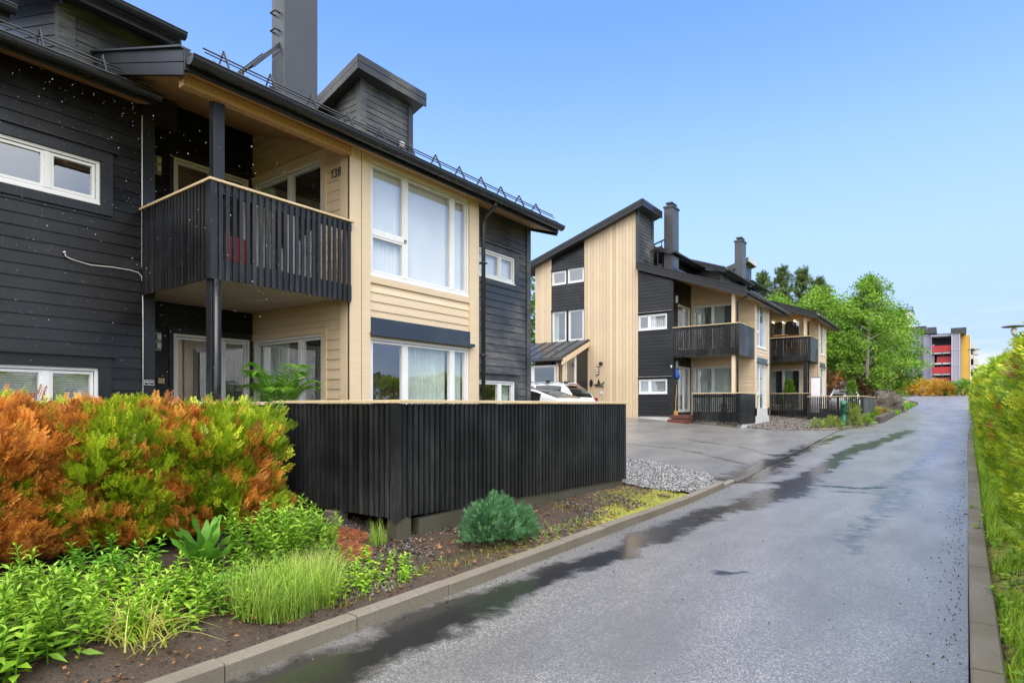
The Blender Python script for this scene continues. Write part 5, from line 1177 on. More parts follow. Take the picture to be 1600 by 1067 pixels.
def stems(f, xy, h, nleaf, lsize, cols, tm=LEAF, droop=.25, bend=.25):
    """leafy weed stems with whorls of leaves up the stem"""
    for (x, y) in xy:
        H = h * rng.uniform(.6, 1.2); a = rng.uniform(0, 6.28); bx, by = bend * H * math.cos(a), bend * H * math.sin(a)
        z0 = gz(x, y); n = int(nleaf * H / h) + 3
        t = np.linspace(.12, 1, n); P = np.stack([x + bx * t * t, y + by * t * t, z0 + H * t], -1)
        an = np.arange(n) * 2.4 + rng.uniform(0, 6); el = .9 * t - droop + rng.normal(0, .15, n)
        D = np.stack([np.cos(an) * np.cos(el), np.sin(an) * np.cos(el), np.sin(el)], -1)
        c = lerpc(cols[0], cols[1], np.clip(t * .8 + rng.normal(.1, .15, n), 0, 1))
        f.add(tm, P, basis(D, rng.normal(0, .3, n)), lsize * (1.15 - .6 * t) * rng.uniform(.8, 1.2, n), c)
        m_ = 6; tt = np.linspace(0, 1, m_)
        for i in range(m_ - 1):
            p0 = np.array([x + bx * tt[i] ** 2, y + by * tt[i] ** 2, z0 + H * tt[i]]); p1 = np.array([x + bx * tt[i + 1] ** 2, y + by * tt[i + 1] ** 2, z0 + H * tt[i + 1]])
            s = .004
            for sd in ((s, 0, 0), (0, s, 0)):
                V = np.array([p0 - sd, p0 + np.array(sd), p1 + np.array(sd), p1 - sd]); f.V.append(V); f.F.append(np.array([[0, 1, 2, 3]]) + f.n); f.Cc.append(np.tile(np.array(cols[0]) * 1.3, (4, 1))); f.n += 4
f = Fol()
G1 = ((.08, .21, .012), (.28, .46, .04)); G2 = ((.14, .34, .012), (.38, .54, .05)); G3 = ((.05, .16, .015), (.18, .42, .03))
def patch(n, cx, cy, rx, ry):
    a = rng.uniform(0, 6.28, n); r = np.sqrt(rng.uniform(0, 1, n)); return list(zip(cx + rx * r * np.cos(a), cy + ry * r * np.sin(a)))
stems(f, patch(85, -4.62, 1.08, .62, .46), .33, 22, .105, G1, LEAF)
stems(f, patch(18, -4.35, .95, .35, .30), .32, 18, .10, G2, BROAD)
stems(f, patch(60, -4.45, 1.75, .50, .36), .26, 18, .085, G2, LEAF)
stems(f, patch(85, -4.85, 3.12, .44, .42), .40, 28, .10, G1, LEAF)
stems(f, patch(26, -5.2, 1.75, .30, .4), .26, 22, .10, G3, LEAF)
stems(f, patch(70, -4.35, 2.3, .46, .40), .22, 16, .075, G1, LEAF)
stems(f, patch(30, -4.0, 2.95, .30, .35), .14, 9, .06, G2, BROAD)
stems(f, patch(34, -4.15, 3.5, .40, .45), .12, 9, .055, G2, BROAD)
stems(f, patch(10, -3.85, 3.6, .15, .6), .09, 8, .05, G2, LEAF)
stems(f, patch(10, -3.85, 5.9, .15, .7), .08, 8, .04, G2, LEAF)
stems(f, patch(8, -4.4, 3.25, .2, .15), .2, 12, .06, G1, LEAF)
o = f.build('weeds'); o['kind'] = 'stuff'
tag(o, 'bright green leafy weeds in front of the browning hedge', kind='stuff')
# pale flattened bulb leaves
f = Fol(); x, y = -4.12, 1.62; p = patch(120, x, y, .30, .18); P = onground(np.array([q[0] for q in p]), np.array([q[1] for q in p]), .02)
blades(f, P, .24, 1.7, lerpc((.40, .44, .05), (.62, .58, .16), rng.uniform(0, 1, 120)), .006)
o = f.build('flattened_leaves'); tag(o, 'clump of pale yellow flattened leaf stalks near the kerb at the lower left', 'plant')
# broad leaved dock
dk = thing('dock_plant', (-4.92, 2.42, gz(-4.92, 2.42)), 'broad leaved dark green dock plant in front of the browning hedge', 'plant')
f = Fol(); n = 20; an = rng.uniform(0, 6.28, n); el = rng.uniform(.55, 1.4, n)
V0 = [];
for i in range(7):
    t = i / 6; wv = .135 * max(.02, math.sin(math.pi * (t * .93 + .06))) ** .75 * (1 - .12 * (i % 2))
    V0 += [(-wv, t, .07 * math.sin(t * 3) + .025 * (-1) ** i), (0, t, .10 * math.sin(t * 2.6) - .05 * t), (wv, t, .07 * math.sin(t * 3) - .025 * (-1) ** i)]
F0 = []
for i in range(6):
    for j in range(2): F0.append((3 * i + j, 3 * i + j + 1, 3 * i + j + 4, 3 * i + j + 3))
DOCK = (np.array(V0), np.array(F0))
f.add(DOCK, np.tile([-4.92, 2.42, gz(-4.92, 2.42)], (n, 1)), basis(np.stack([np.cos(an) * np.cos(el), np.sin(an) * np.cos(el), np.sin(el)], -1), rng.normal(0, .25, n)), rng.uniform(.30, .50, n), lerpc((.04, .14, .012), (.14, .34, .03), rng.uniform(0, 1, n)))
an = rng.uniform(0, 6.28, 4); el = rng.uniform(.05, .3, 4)
f.add(DOCK, np.tile([-4.55, 2.15, gz(-4.55, 2.15) + .03], (4, 1)), basis(np.stack([np.cos(an) * np.cos(el), np.sin(an) * np.cos(el), np.sin(el)], -1), rng.normal(0, .25, 4)), rng.uniform(.28, .38, 4), lerpc((.07, .2, .015), (.14, .36, .03), rng.uniform(0, 1, 4)))
f.build('leaves', dk)
# grass tufts
def tuft(cx, cy, rx, ry, n, h, label, lo=(.10, .26, .02), hi=(.48, .60, .10), lean=.8, group=None):
    f = Fol(); p = patch(n, cx, cy, rx, ry); P = onground(np.array([q[0] for q in p]), np.array([q[1] for q in p]), -.01)
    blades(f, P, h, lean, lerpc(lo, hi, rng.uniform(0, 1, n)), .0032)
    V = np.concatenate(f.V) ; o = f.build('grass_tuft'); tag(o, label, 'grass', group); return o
tuft(-4.02, 2.62, .30, .42, 2400, .32, 'tall bright green grass tuft beside the kerb at the lower left')
tuft(-4.62, 4.0, .09, .10, 140, .24, 'small grass tuft at the foot of the fence corner beside the manhole covers', lean=.3)
tuft(-4.35, 3.1, .20, .22, 420, .26, 'pale dry grass leaning over the front manhole cover', (.30, .30, .10), (.55, .52, .22), .9)
f = Fol(); p = [q for c_ in ((-4.0, 3.6, .3, .5, 260), (-3.78, 4.4, .12, .8, 200), (-3.8, 6.6, .14, 1.0, 320), (-4.1, 8.6, .35, .9, 420), (-3.8, 3.1, .15, .5, 200), (-4.3, 7.3, .25, .5, 120)) for q in patch(c_[4], *c_[:4])]
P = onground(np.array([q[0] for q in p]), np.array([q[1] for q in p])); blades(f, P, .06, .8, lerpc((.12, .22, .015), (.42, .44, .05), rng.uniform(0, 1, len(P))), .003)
o = f.build('sparse_grass'); tag(o, 'short sparse grass on the soil strip', kind='stuff')
f = Fol(); n = 30000; y = rng.uniform(0, 1, n) ** 1.6 * 45 + 2.2; xr = np.interp(y, *XRp) + .18; k = rng.uniform(0, 1, n); x = xr + k * (hedge_front(y) + .15 - xr)
keep = (vnoise(x, y, 1.6, 77) + .35 * k + .45 * smooth(8.5, 11, y) > .55); P = onground(x[keep], y[keep]); n = len(P)
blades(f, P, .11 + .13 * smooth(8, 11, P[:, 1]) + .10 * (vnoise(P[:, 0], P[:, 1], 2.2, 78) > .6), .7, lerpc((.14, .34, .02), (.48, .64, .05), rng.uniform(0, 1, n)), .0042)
stems(f, [(random.uniform(.32, .75), random.uniform(3, 9)) for _ in range(40)], .10, 7, .07, G2, BROAD)
stems(f, [(.34, 4.2), (.38, 4.35), (.52, 5.0), (.62, 6.6), (.34, 6.2), (.30, 9.4), (.26, 11.0), (.55, 7.8)], .22, 9, .11, G1, BROAD, bend=.4)
o = f.build('verge_grass'); tag(o, 'grass and weeds on the verge below the right hedge', kind='stuff')
f = Fol(); n = 900; x = rng.uniform(-3.6, -2.35, n); y = rng.uniform(46, 70, n); P = onground(x, y)
xl = np.interp(y, *XLp); P = onground(xl - rng.uniform(0, 1.6, n), y); blades(f, P, .35, .6, lerpc((.10, .30, .02), (.30, .50, .04), rng.uniform(0, 1, n)), .03)
o = f.build('bank_grass'); tag(o, 'bright grass at the bend of the far road', kind='stuff')
# pebbles
def pebbles(name, P, size, c0, c1, label):
    ico = np.array([(0, 0, 1), (1, 0, 0), (0, 1, 0), (-1, 0, 0), (0, -1, 0), (0, 0, -1)], float); n = len(P)
    ico2 = np.array([(-.7, -.7, -.5), (.7, -.7, -.5), (.7, .7, -.5), (-.7, .7, -.5), (-.45, -.5, .6), (.55, -.4, .6), (.45, .5, .5), (-.5, .45, .65)], float)
    F = np.array([(4, 5, 6, 7), (0, 1, 5, 4), (1, 2, 6, 5), (2, 3, 7, 6), (3, 0, 4, 7)])
    f = Fol(); d = rng.normal(0, 1, (n, 3)); B = basis(d, rng.uniform(0, 6, n)); sc_ = np.array([1, .8, .6]); B = B * sc_[None, None, :]
    f.add((ico2, F), P, B, size * rng.uniform(.5, 1.5, n), lerpc(c0, c1, rng.uniform(0, 1, n)) * rng.uniform(.8, 1.1, (n, 1)), .1)
    o = f.build(name, None, 'pebble'); tag(o, label, kind='stuff'); return o
def inpoly(x, y, poly):
    r = np.zeros(len(x), bool); j = len(poly) - 1
    for i in range(len(poly)):
        xi, yi = poly[i]; xj, yj = poly[j]; c = ((yi > y) != (yj > y)) & (x < (xj - xi) * (y - yi) / (yj - yi + 1e-12) + xi); r ^= c; j = i
    return r
GA = [(-4.6, 9.6), (-7.2, 9.6), (-6.7, 12.4), (-6.3, 13.3), (-5.8, 13.45), (-4.75, 13.05), (-3.95, 12.3), (-3.64, 11.6), (-3.62, 10.4), (-3.95, 9.9)]
n = 26000; x = rng.uniform(-7.2, -3.6, n); y = rng.uniform(9.5, 13.5, n); jx = (vnoise(x, y, 3, 9) - .5) * .3
k = inpoly(x + jx, y + jx, GA); pebbles('gravel', onground(x[k], y[k], .018), .021, (.13, .132, .135), (.40, .40, .40), 'light grey gravel patch beyond the near fence')
n = 17000; x = rng.uniform(-6.8, -3.7, n); y = rng.uniform(2.6, 9.5, n); fence_in = (x > -4.72) & (y > 4.3)
k = ((y < 4.5) & (x > -6.2) & (x < -3.8 - .25 * vnoise(x, y, 2, 4)) & (vnoise(x, y, 1.5, 12) + (x < -4.4) * .5 > .42)) | ((x > -4.66) & (x < -3.7) & (vnoise(x, y, 2.6, 14) > .62))
x, y = x[k], y[k]; pebbles('gravel', onground(x, y, .010), .016, (.035, .032, .032), (.20, .17, .15), 'dark pebbles on the soil below the near fence')
GB_ = [(-10, 24.9), (-7, 26.0), (-6.4, 25.35), (-5.6, 25.5), (-4.9, 26.7), (-4.3, 27.5), (-3.9, 28.4), (-3.4, 31.4), (-3.2, 33.4), (-8, 34), (-8, 27)]
n = 15000; x = rng.uniform(-8, -3.2, n); y = rng.uniform(25, 34, n); k = inpoly(x, y, GB_); pebbles('gravel', onground(x[k], y[k], .03), .034, (.10, .085, .075), (.30, .26, .24), 'brown grey gravel bed below the far patio fences')
n = 800; x = rng.uniform(-3.4, .05, n) ; y = rng.uniform(2, 22, n); e = rng.uniform(0, 1, n); x = np.where(e < .5, np.interp(y, *XRp) - .04 - np.abs(rng.normal(0, .10, n)), np.where(e < .85, -3.42 + np.abs(rng.normal(0, .12, n)), x))
k = x < np.interp(y, *XRp) - .02; P = np.stack([x, y, road_z(y) + .012], -1)[k]; pebbles('road_grit', P, .007, (.03, .025, .02), (.16, .12, .08), 'loose grit along the kerbs')

# manhole covers
for (x, y, r, lab, tl) in ((-5.02, 3.88, .27, 'rusty round manhole cover nearest the slat fence', 2), (-4.60, 3.60, .26, 'rusty round manhole cover in front, half overgrown with grass', 4)):
    q = thing('manhole_cover', (x, y, gz(x, y) + .006), lab, 'manhole cover', 'rusty manhole covers by the fence'); q.rotation_euler = (0, R(7), 0); q.scale = (1, 1, .5)
    mb = MB(); mb.lathe([(r * .70, .012), (r * .70, .035), (r * .96, .042), (r, .03), (r, -.05)], n=40); mb.build('ring', 'rust', q, smooth=False, local=True)
    mb = MB(); mb.lathe([(0, .030), (r * .60, .030), (r * .60, .036), (r * .67, .036), (r * .67, .0)], n=40)
    for k in range(-4, 5):
        for j in range(-4, 5):
            if k * k + j * j < 17: mb.box(k * r * .12 - .010, k * r * .12 + .010, j * r * .12 - .010, j * r * .12 + .010, .0305, .036)
    mb.build('lid', 'rust', q, local=True)

# palm in a pot on the near patio
pl = thing('palm_plant', (-7.5, 4.72, .7), 'feathery green potted palm standing behind the near fence rail', 'plant')
mb = MB(); mb.lathe([(0, 0), (.15, 0), (.20, .38), (.17, .38), (0, .34)], (-7.5, 4.72, .7), 18); mb.build('pot', 'terra', pl, smooth=True)
f = Fol(); base = np.array([-7.5, 4.72, 1.0])
for k in range(13):
    a = k * 2.4; L = rng.uniform(1.45, 2.05); out = rng.uniform(.25, .6)
    t = np.linspace(0, 1, 30); ax = np.stack([base[0] + math.cos(a) * out * t ** 1.6, base[1] + math.sin(a) * out * t ** 1.6, base[2] + L * (t - .42 * t ** 3)], -1)
    tg = norm(np.gradient(ax, axis=0)); sd = norm(np.cross(tg, [0, 0, 1.]))
    for sg in (-1, 1):
        m_ = t > .25; D = norm(sd[m_] * sg + tg[m_] * .8 + np.array([0, 0, -.1])); f.add(leaf_tmpl(.035, .01, .2), ax[m_], basis(D), .30 * np.sin(np.pi * np.clip((t[m_] - .15) / .9, 0, 1)) ** .6 + .03, lerpc((.10, .30, .02), (.26, .50, .05), rng.uniform(0, 1, m_.sum())))
    for i in range(29):
        V = np.array([ax[i] - sd[i] * .005, ax[i] + sd[i] * .005, ax[i + 1] + sd[i + 1] * .004, ax[i + 1] - sd[i + 1] * .004]); f.V.append(V); f.F.append(np.array([[0, 1, 2, 3]]) + f.n); f.Cc.append(np.tile([.2, .34, .05], (4, 1))); f.n += 4
f.build('fronds', pl)
f = Fol(); n = 60; an = rng.uniform(0, 6.28, n); el = rng.uniform(.2, 1.4, n); f.add(LEAF, np.tile([-7.45, 25.0, 1.5], (n, 1)), basis(np.stack([np.cos(an) * np.cos(el), np.sin(an) * np.cos(el), np.sin(el)], -1)), rng.uniform(.15, .32, n), lerpc((.05, .1, .03), (.14, .24, .05), rng.uniform(0, 1, n)))
f.build('leaves', PP1)

# ------------------------------------------------------------------ small conifers, shrubs, rocks on the far side
def cone_tree(x, y, h, r, label, z0=None):
    z0 = gz(x, y) if z0 is None else z0
    t = thing('conifer_shrub', (x, y, z0), label, 'shrub'); n = 500; f = Fol()
    tt = rng.uniform(0, 1, n) ** .8; a = rng.uniform(0, 6.28, n); rr = r * (1 - tt) ** .8 * rng.uniform(.6, 1, n) * (1 + .25 * np.sin(a * 3 + tt * 9))
    P = np.stack([x + rr * np.cos(a), y + rr * np.sin(a), z0 + .1 + h * tt], -1); D = np.stack([np.cos(a), np.sin(a), np.full(n, .9)], -1)
    f.add(SPR[1], P, basis(D, rng.uniform(-1, 1, n)), .22 * rng.uniform(.7, 1.2, n), lerpc((.05, .15, .015), (.22, .38, .03), rng.uniform(0, 1, n))); f.build('crown', t)
    mb = MB(); mb.tube([(x, y, z0 - .05), (x, y, z0 + h * .8)], [.04, .01], 6); mb.build('trunk', 'bark', t); return t
cone_tree(-6.9, 34.6, 1.75, .45, 'small dark conifer on the second far patio, behind the fence rail', 1.05)
cone_tree(-3.9, 34.3, 1.95, .36, 'slim light green conifer rising behind the lower fence rail, near the green post')
def shrub(x, y, rx, ry, h, label, lo, hi, n=700, size=.3, group=None, tm=None, cat='shrub', dz=0):
    z0 = gz(x, y) + dz; t = thing('shrub', (x, y, z0), label, cat, group); f = Fol()
    u = rng.uniform(0, 6.28, n); ct = rng.uniform(0, 1, n); s_ = np.sqrt(1 - ct ** 2); sd = int(abs(x * 31 + y * 17)) % 97
    lump = 1 + .5 * (vnoise(u * 1.3, ct * 3, 1.5, sd) - .5); rr = lump * (1 - .45 * rng.uniform(0, 1, n) ** 1.5)
    P = np.stack([x + rx * s_ * np.cos(u) * rr, y + ry * s_ * np.sin(u) * rr, z0 + .05 + h * ct * rr], -1); D = norm(np.stack([s_ * np.cos(u), s_ * np.sin(u), ct + .3], -1) + rng.normal(0, .5, (n, 3)))
    f.add(tm or SPR[2], P, basis(D, rng.uniform(-1.5, 1.5, n)), size * rng.uniform(.6, 1.3, n), lerpc(lo, hi, np.clip(n3(P, 2.0 / max(rx, .3), sd) * 1.5 - .25 + rng.normal(0, .15, n), 0, 1))); f.build('foliage', t)
    mb = MB()
    for k in range(6):
        a = k * 1.05; mb.tube([(x, y, z0 - .05), (x + rx * .3 * math.cos(a), y + ry * .3 * math.sin(a), z0 + h * .35), (x + rx * .6 * math.cos(a), y + ry * .6 * math.sin(a), z0 + h * .6)], [.03 * h, .02 * h, .008 * h], 5)
    mb.build('branches', 'bark', t); return t
def rock(x, y, rx, ry, h, label, seed, dz=-.1):
    q = np.random.default_rng(seed); mb = MB(); z0 = gz(x, y) + dz; nu, nv = 18, 9; rows = []
    for j in range(nv + 1):
        ph = math.pi / 2 * j / nv; row = []
        for i in range(nu):
            a = 2 * math.pi * i / nu
            k = 1 + .5 * (float(vnoise(np.array([math.cos(a) * 1.5 + 5]), np.array([math.sin(a) * 1.5 + ph * 1.6]), 1.6, seed)[0]) - .5) + .2 * (float(vnoise(np.array([a * 2]), np.array([ph * 4]), 2.1, seed + 1)[0]) - .5)
            row.append((x + rx * math.cos(a) * math.cos(ph) ** .6 * k, y + ry * math.sin(a) * math.cos(ph) ** .6 * k, z0 + h * math.sin(ph) ** .7 * k))
        rows.append(row)
    k0 = len(mb.v)
    for r_ in rows: mb.v += r_
    for j in range(nv):
        for i in range(nu): mb.f.append((j * nu + i, j * nu + (i + 1) % nu, (j + 1) * nu + (i + 1) % nu, (j + 1) * nu + i))
    return tag(mb.build('rock', 'rock'), label, 'rock', 'rocks beside the far road')
rock(-3.5, 50.5, 1.0, 1.0, 1.5, 'largest grey boulder beside the far road, below the birches', 3)
rock(-4.5, 47.2, .7, .7, .9, 'rounded grey boulder left of the largest boulder, behind the fence end', 5)
rock(-3.35, 43.6, .55, .7, .55, 'low flat grey stone in front of the boulders by the planter edge', 8)
rock(-3.6, 46.2, .5, .5, .5, 'small brown grey stone between the fence end and the largest boulder', 11)
shrub(-3.55, 33.0 + 5.0, .5, .9, .55, 'low bright green plant in the raised stone bed beside the far fence', (.10, .24, .02), (.34, .50, .05), 420, .20)
shrub(-3.25, 41.4, .5, .9, .5, 'low plant with reddish leaves in the raised bed near the stones', (.22, .14, .03), (.42, .34, .06), 350, .2)
shrub(-3.45, 31.2, .28, .4, .95, 'tall thin weedy shrub right of the green post', (.10, .16, .03), (.34, .40, .08), 320, .18)
shrub(-4.05, 29.2, .4, .3, .42, 'low yellow green plant in the kerb corner left of the green post', (.14, .24, .03), (.44, .46, .10), 300, .16)
shrub(-4.5, 28.2, .25, .2, .35, 'small pale plant at the front tip of the gravel bed', (.14, .24, .03), (.40, .44, .14), 180, .13)
shrub(-3.05, 32.6, .22, .3, .5, 'small green plant at the kerb in front of the fence corner', (.08, .20, .02), (.3, .44, .05), 200, .15)
AZ = 'shrubs at the end of the road'
shrub(-7.2, 118, 2.8, 1.8, 3.0, 'orange yellow shrub at the road end, leftmost beside the birches', (.30, .17, .02), (.72, .42, .05), 900, .6, AZ)
shrub(-3.6, 119, 2.4, 1.8, 2.6, 'golden shrub at the road end below the lilac building', (.28, .20, .02), (.70, .46, .06), 800, .6, AZ)
shrub(-.8, 117, 1.9, 1.6, 2.2, 'rusty golden shrub at the road end, beside the green one', (.30, .17, .02), (.66, .38, .06), 700, .6, AZ)
shrub(2.0, 118, 2.6, 1.8, 2.2, 'bright green spreading shrub at the road end below the yellow wall', (.05, .16, .015), (.22, .42, .04), 900, .6, AZ)
GRD = 'brown shrubs under the birches'
for k, (x, y, r_, h_, lb) in enumerate(((-8.0, 50, 1.6, 1.7, 'dark reddish brown shrub under the birches, behind the parked white car'), (-5.6, 52, 1.4, 1.3, 'dark brown shrub under the birches, right beside the largest boulder'), (-10.6, 52, 1.7, 1.9, 'dark brown shrub under the leftmost birch'))):
    shrub(x, y, r_, 1.2, h_, lb, (.05, .028, .018), (.15, .075, .035), 600, .35, GRD)
shrub(-4.6, 55, 1.2, 1.2, 1.1, 'low green shrub just above the largest boulder', (.05, .14, .02), (.22, .36, .05), 500, .32)

# ------------------------------------------------------------------ trees
def tree(name, x, y, h, r, label, lo, hi, n=4200, leaf=.16, trunk='birchbark', group=None, base=.16, shape=.75, seed=1, lean=0, z0=None):
    z0 = gz(x, y) - .1 if z0 is None else z0; q = np.random.default_rng(seed)
    t = thing(name, (x, y, z0), label, 'tree', group)
    mb = MB(); tr = .020 * h
    tp = [(x + lean * h * s * s + .10 * math.sin(s * 6 + seed), y + .08 * math.cos(s * 5 + seed), z0 + h * s) for s in (0, .25, .5, .75, .97)]
    mb.tube(tp, [tr, tr * .8, tr * .55, tr * .3, tr * .08], 7)
    cl = []   # clump centres on limb ends
    nl = 46
    for k in range(nl):
        s = base + (1 - base) * (k + .5) / nl; a = k * 2.4 + q.uniform(-.4, .4)
        prof = (math.sin(math.pi * min(1, ((s - base) / (1 - base)) ** shape)) ** .75) * .96 + .06
        L = r * prof * q.uniform(.70, 1.12); zz = z0 + h * s; cx = x + lean * h * s * s
        e = (cx + L * math.cos(a), y + L * math.sin(a), zz + L * q.uniform(.15, .5))
        m_ = (cx + L * .5 * math.cos(a + .1), y + L * .5 * math.sin(a + .1), zz + L * .22)
        mb.tube([(cx, y, zz - .1), m_, e], [tr * .28, tr * .16, tr * .05], 5)
        cl.append((e, .30 * r * q.uniform(.7, 1.2))); cl.append((m_, .22 * r))
        if L > r * .6: cl.append(((cx + L * .75 * math.cos(a + .45), y + L * .75 * math.sin(a + .45), zz + L * .2), .26 * r))
    cl.append(((tp[-1][0], tp[-1][1], z0 + h), .16 * r)); cl.append(((tp[-1][0], tp[-1][1], z0 + h * .94), .22 * r))
    mb.build('trunk', trunk, t)
    f = Fol(); idx = rng.integers(0, len(cl), n); cc = np.array([c_[0] for c_ in cl])[idx]; cr = np.array([c_[1] for c_ in cl])[idx]
    v = rng.normal(0, 1, (n, 3)); v = norm(v) * (rng.uniform(0, 1, (n, 1)) ** .45); v[:, 2] *= .75; v[:, 2] -= .25 * np.abs(v[:, 0])
    P = cc + v * cr[:, None]
    D = norm(v + np.stack([rng.normal(0, .6, n), rng.normal(0, .6, n), rng.normal(-.5, .5, n)], -1))
    hue = q.uniform(0, 1, len(cl))[idx]; c = lerpc(lo, hi, np.clip(hue * .6 + rng.uniform(0, .5, n), 0, 1))
    TT = (np.concatenate([DIA[0], DIA[0] * .85 + [.4, .1, .1], DIA[0] * .8 + [-.4, .25, -.1], DIA[0] * .7 + [.1, .6, .2]]), np.concatenate([DIA[1] + 4 * k for k in range(4)]))
    f.add(TT, P, basis(D, rng.uniform(-2, 2, n)), leaf * rng.uniform(.6, 1.4, n), c, .2); f.build('crown', t)
    return t
BL, BH = (.06, .16, .014), (.29, .49, .045)
GT = 'birches on the bank beside the far road'
tree('birch_tree', -4.9, 53, 9.6, 2.5, 'tallest bright green birch, pointed top, beside the road bend', BL, BH, 17000, .105, group=GT, seed=3, base=.10)
tree('birch_tree', -8.3, 54, 8.4, 2.8, 'bright green birch left of the tallest birch, lower and rounder', BL, BH, 15000, .105, group=GT, seed=5, base=.10)
tree('birch_tree', -3.9, 58.5, 7.9, 2.4, 'green birch leaning out over the road, rightmost of the birches', (.06, .17, .012), (.27, .50, .04), 14000, .105, group=GT, seed=8, base=.12, lean=.06)
tree('birch_tree', -11.6, 53, 7.7, 2.6, 'yellow green birch rising just behind the far house gutter', BL, (.27, .46, .04), 12000, .09, group=GT, seed=11, base=.12)
tree('birch_tree', -6.2, 60, 8.2, 2.6, 'darker green birch standing behind the tallest birch', (.04, .11, .012), (.15, .30, .03), 9000, .11, group=GT, seed=14, base=.1)
GX = 'trees behind the far house'
tree('leafy_tree', -34, 46, 13.0, 4.2, 'dense green leafy tree seen in the gap between the two houses', (.04, .10, .012), (.16, .28, .03), 4200, .28, 'bark', GX, seed=21, base=.05)
tree('leafy_tree', -30.5, 52, 13.6, 3.6, 'tall leafy tree behind the far house, its top above the gable eave', (.05, .11, .015), (.22, .32, .06), 4200, .28, 'bark', GX, seed=22, base=.08)
tree('leafy_tree', -14.5, 72, 9.3, 3.4, 'green leafy tree between the pines above the far house roof', (.035, .09, .012), (.15, .27, .03), 5000, .24, 'bark', GX, seed=24, base=.1)
tree('leafy_tree', -10.2, 62, 8.9, 3.0, 'airy green leafy tree between pines and birches', (.04, .11, .012), (.18, .32, .03), 6000, .20, 'bark', GX, seed=26, base=.1)
def pine(x, y, h, r, label, seed, n=2400):
    z0 = gz(x, y) - .1; q = np.random.default_rng(seed); t = thing('pine_tree', (x, y, z0), label, 'tree', 'pines behind the far house')
    mb = MB(); mb.tube([(x, y, z0), (x + .1, y, z0 + h * .5), (x, y, z0 + h * .97)], [.018 * h, .012 * h, .002 * h], 7); P = []; D = []
    for k in range(40):
        s = .22 + .76 * k / 39; L = r * (1 - (s - .22) / .80) ** .85 * q.uniform(.6, 1.15) + .12; a = k * 2.4; zz = z0 + h * s
        e = np.array((x + L * math.cos(a), y + L * math.sin(a), zz + L * .62)); b = np.array((x, y, zz)); mb.tube([b, (b + e) / 2 - [0, 0, .06], e], [.05, .03, .01], 5)
        m_ = max(6, int(n / 40)); tt = q.uniform(.08, 1.0, m_); jit = q.normal(0, .16, (m_, 3)); P.append(b + (e - b) * tt[:, None] + jit); d = (e - b) / np.linalg.norm(e - b); D.append(d[None] * .8 + q.normal(0, .5, (m_, 3)) + [0, 0, .7])
    P.append(np.stack([np.full(14, x), np.full(14, y), z0 + h * np.linspace(.88, 1.0, 14)], -1)); D.append(q.normal(0, .3, (14, 3)) + [0, 0, 1])
    P = np.concatenate(P); D = np.concatenate(D); f = Fol(); c = lerpc((.045, .09, .03), (.21, .29, .085), q.uniform(0, 1, len(P)))
    f.add(needle_tmpl(seed, 18, 1.0, .035), P, basis(norm(D), q.uniform(0, 6, len(P))), .42 * q.uniform(.6, 1.2, len(P)), c); f.build('crown', t); mb.build('trunk', 'bark', t)
for x, y, h, r, lb, s in ((-15.7, 66, 11.9, 2.7, 'dark pine just right of the second far chimney', 1), (-14.0, 67, 12.5, 2.7, 'dark pine second right of the far chimney', 2), (-11.9, 66, 12.0, 2.7, 'dark pine with a tall leader, above the second far balcony', 3), (-10.4, 66, 10.9, 2.7, 'shorter dark pine nearest the birches', 4), (-13.0, 62, 9.4, 2.7, 'pine in front of the others, lower crown above the far gutter', 5)):
    pine(x, y, h, r, lb, s)

# ------------------------------------------------------------------ lilac apartment block and orange house beyond the road
PB = thing('apartment_block', (-3, 136, 3), 'four storey lilac apartment block with red balconies and a yellow wall at the road end', 'building')
zb = 2.6
mb = MB(); mb.box(-9.0, -3.55, 137, 150, zb, zb + 12.6); mb.box(-3.55, -2.35, 133.5, 150, zb, zb + 12.0); mb.box(.65, 1.75, 131.0, 150, zb, zb + 11.6); mb.box(1.75, 2.0, 134.5, 150, zb, zb + 11.2); mb.box(-2.35, .65, 137.5, 150, zb, zb + 11.7); mb.box(-2.35, .65, 131.2, 137.5, zb + 11.25, zb + 11.6)
mb.build('wall', 'purple', PB)
mb = MB(); mb.box(-9.1, -3.2, 136.6, 150, zb + 12.65, zb + 13.9); mb.box(-3.0, -1.6, 133, 150, zb + 12.05, zb + 13.2); mb.box(-2.6, .5, 134, 150, zb + 11.8, zb + 12.0); mb.box(.5, 2.7, 130.8, 150, zb + 11.65, zb + 12.6); mb.build('roof', 'roof', PB)
mb = MB(); mb.box(-8.5, -5.4, 139, 146, zb + 13.9, zb + 17.2); q = mb.build('stair_head', 'lgrey', PB)
mb = MB(); mb.box(-8.6, -5.3, 138.9, 146.1, zb + 17.2, zb + 17.5); mb.build('stair_head_roof', 'roof', q)
mb = MB(); mb.box(2.02, 3.35, 135.0, 148, zb - 1.2, zb + 11.6); mb.build('yellow_wall', 'yellow', PB)
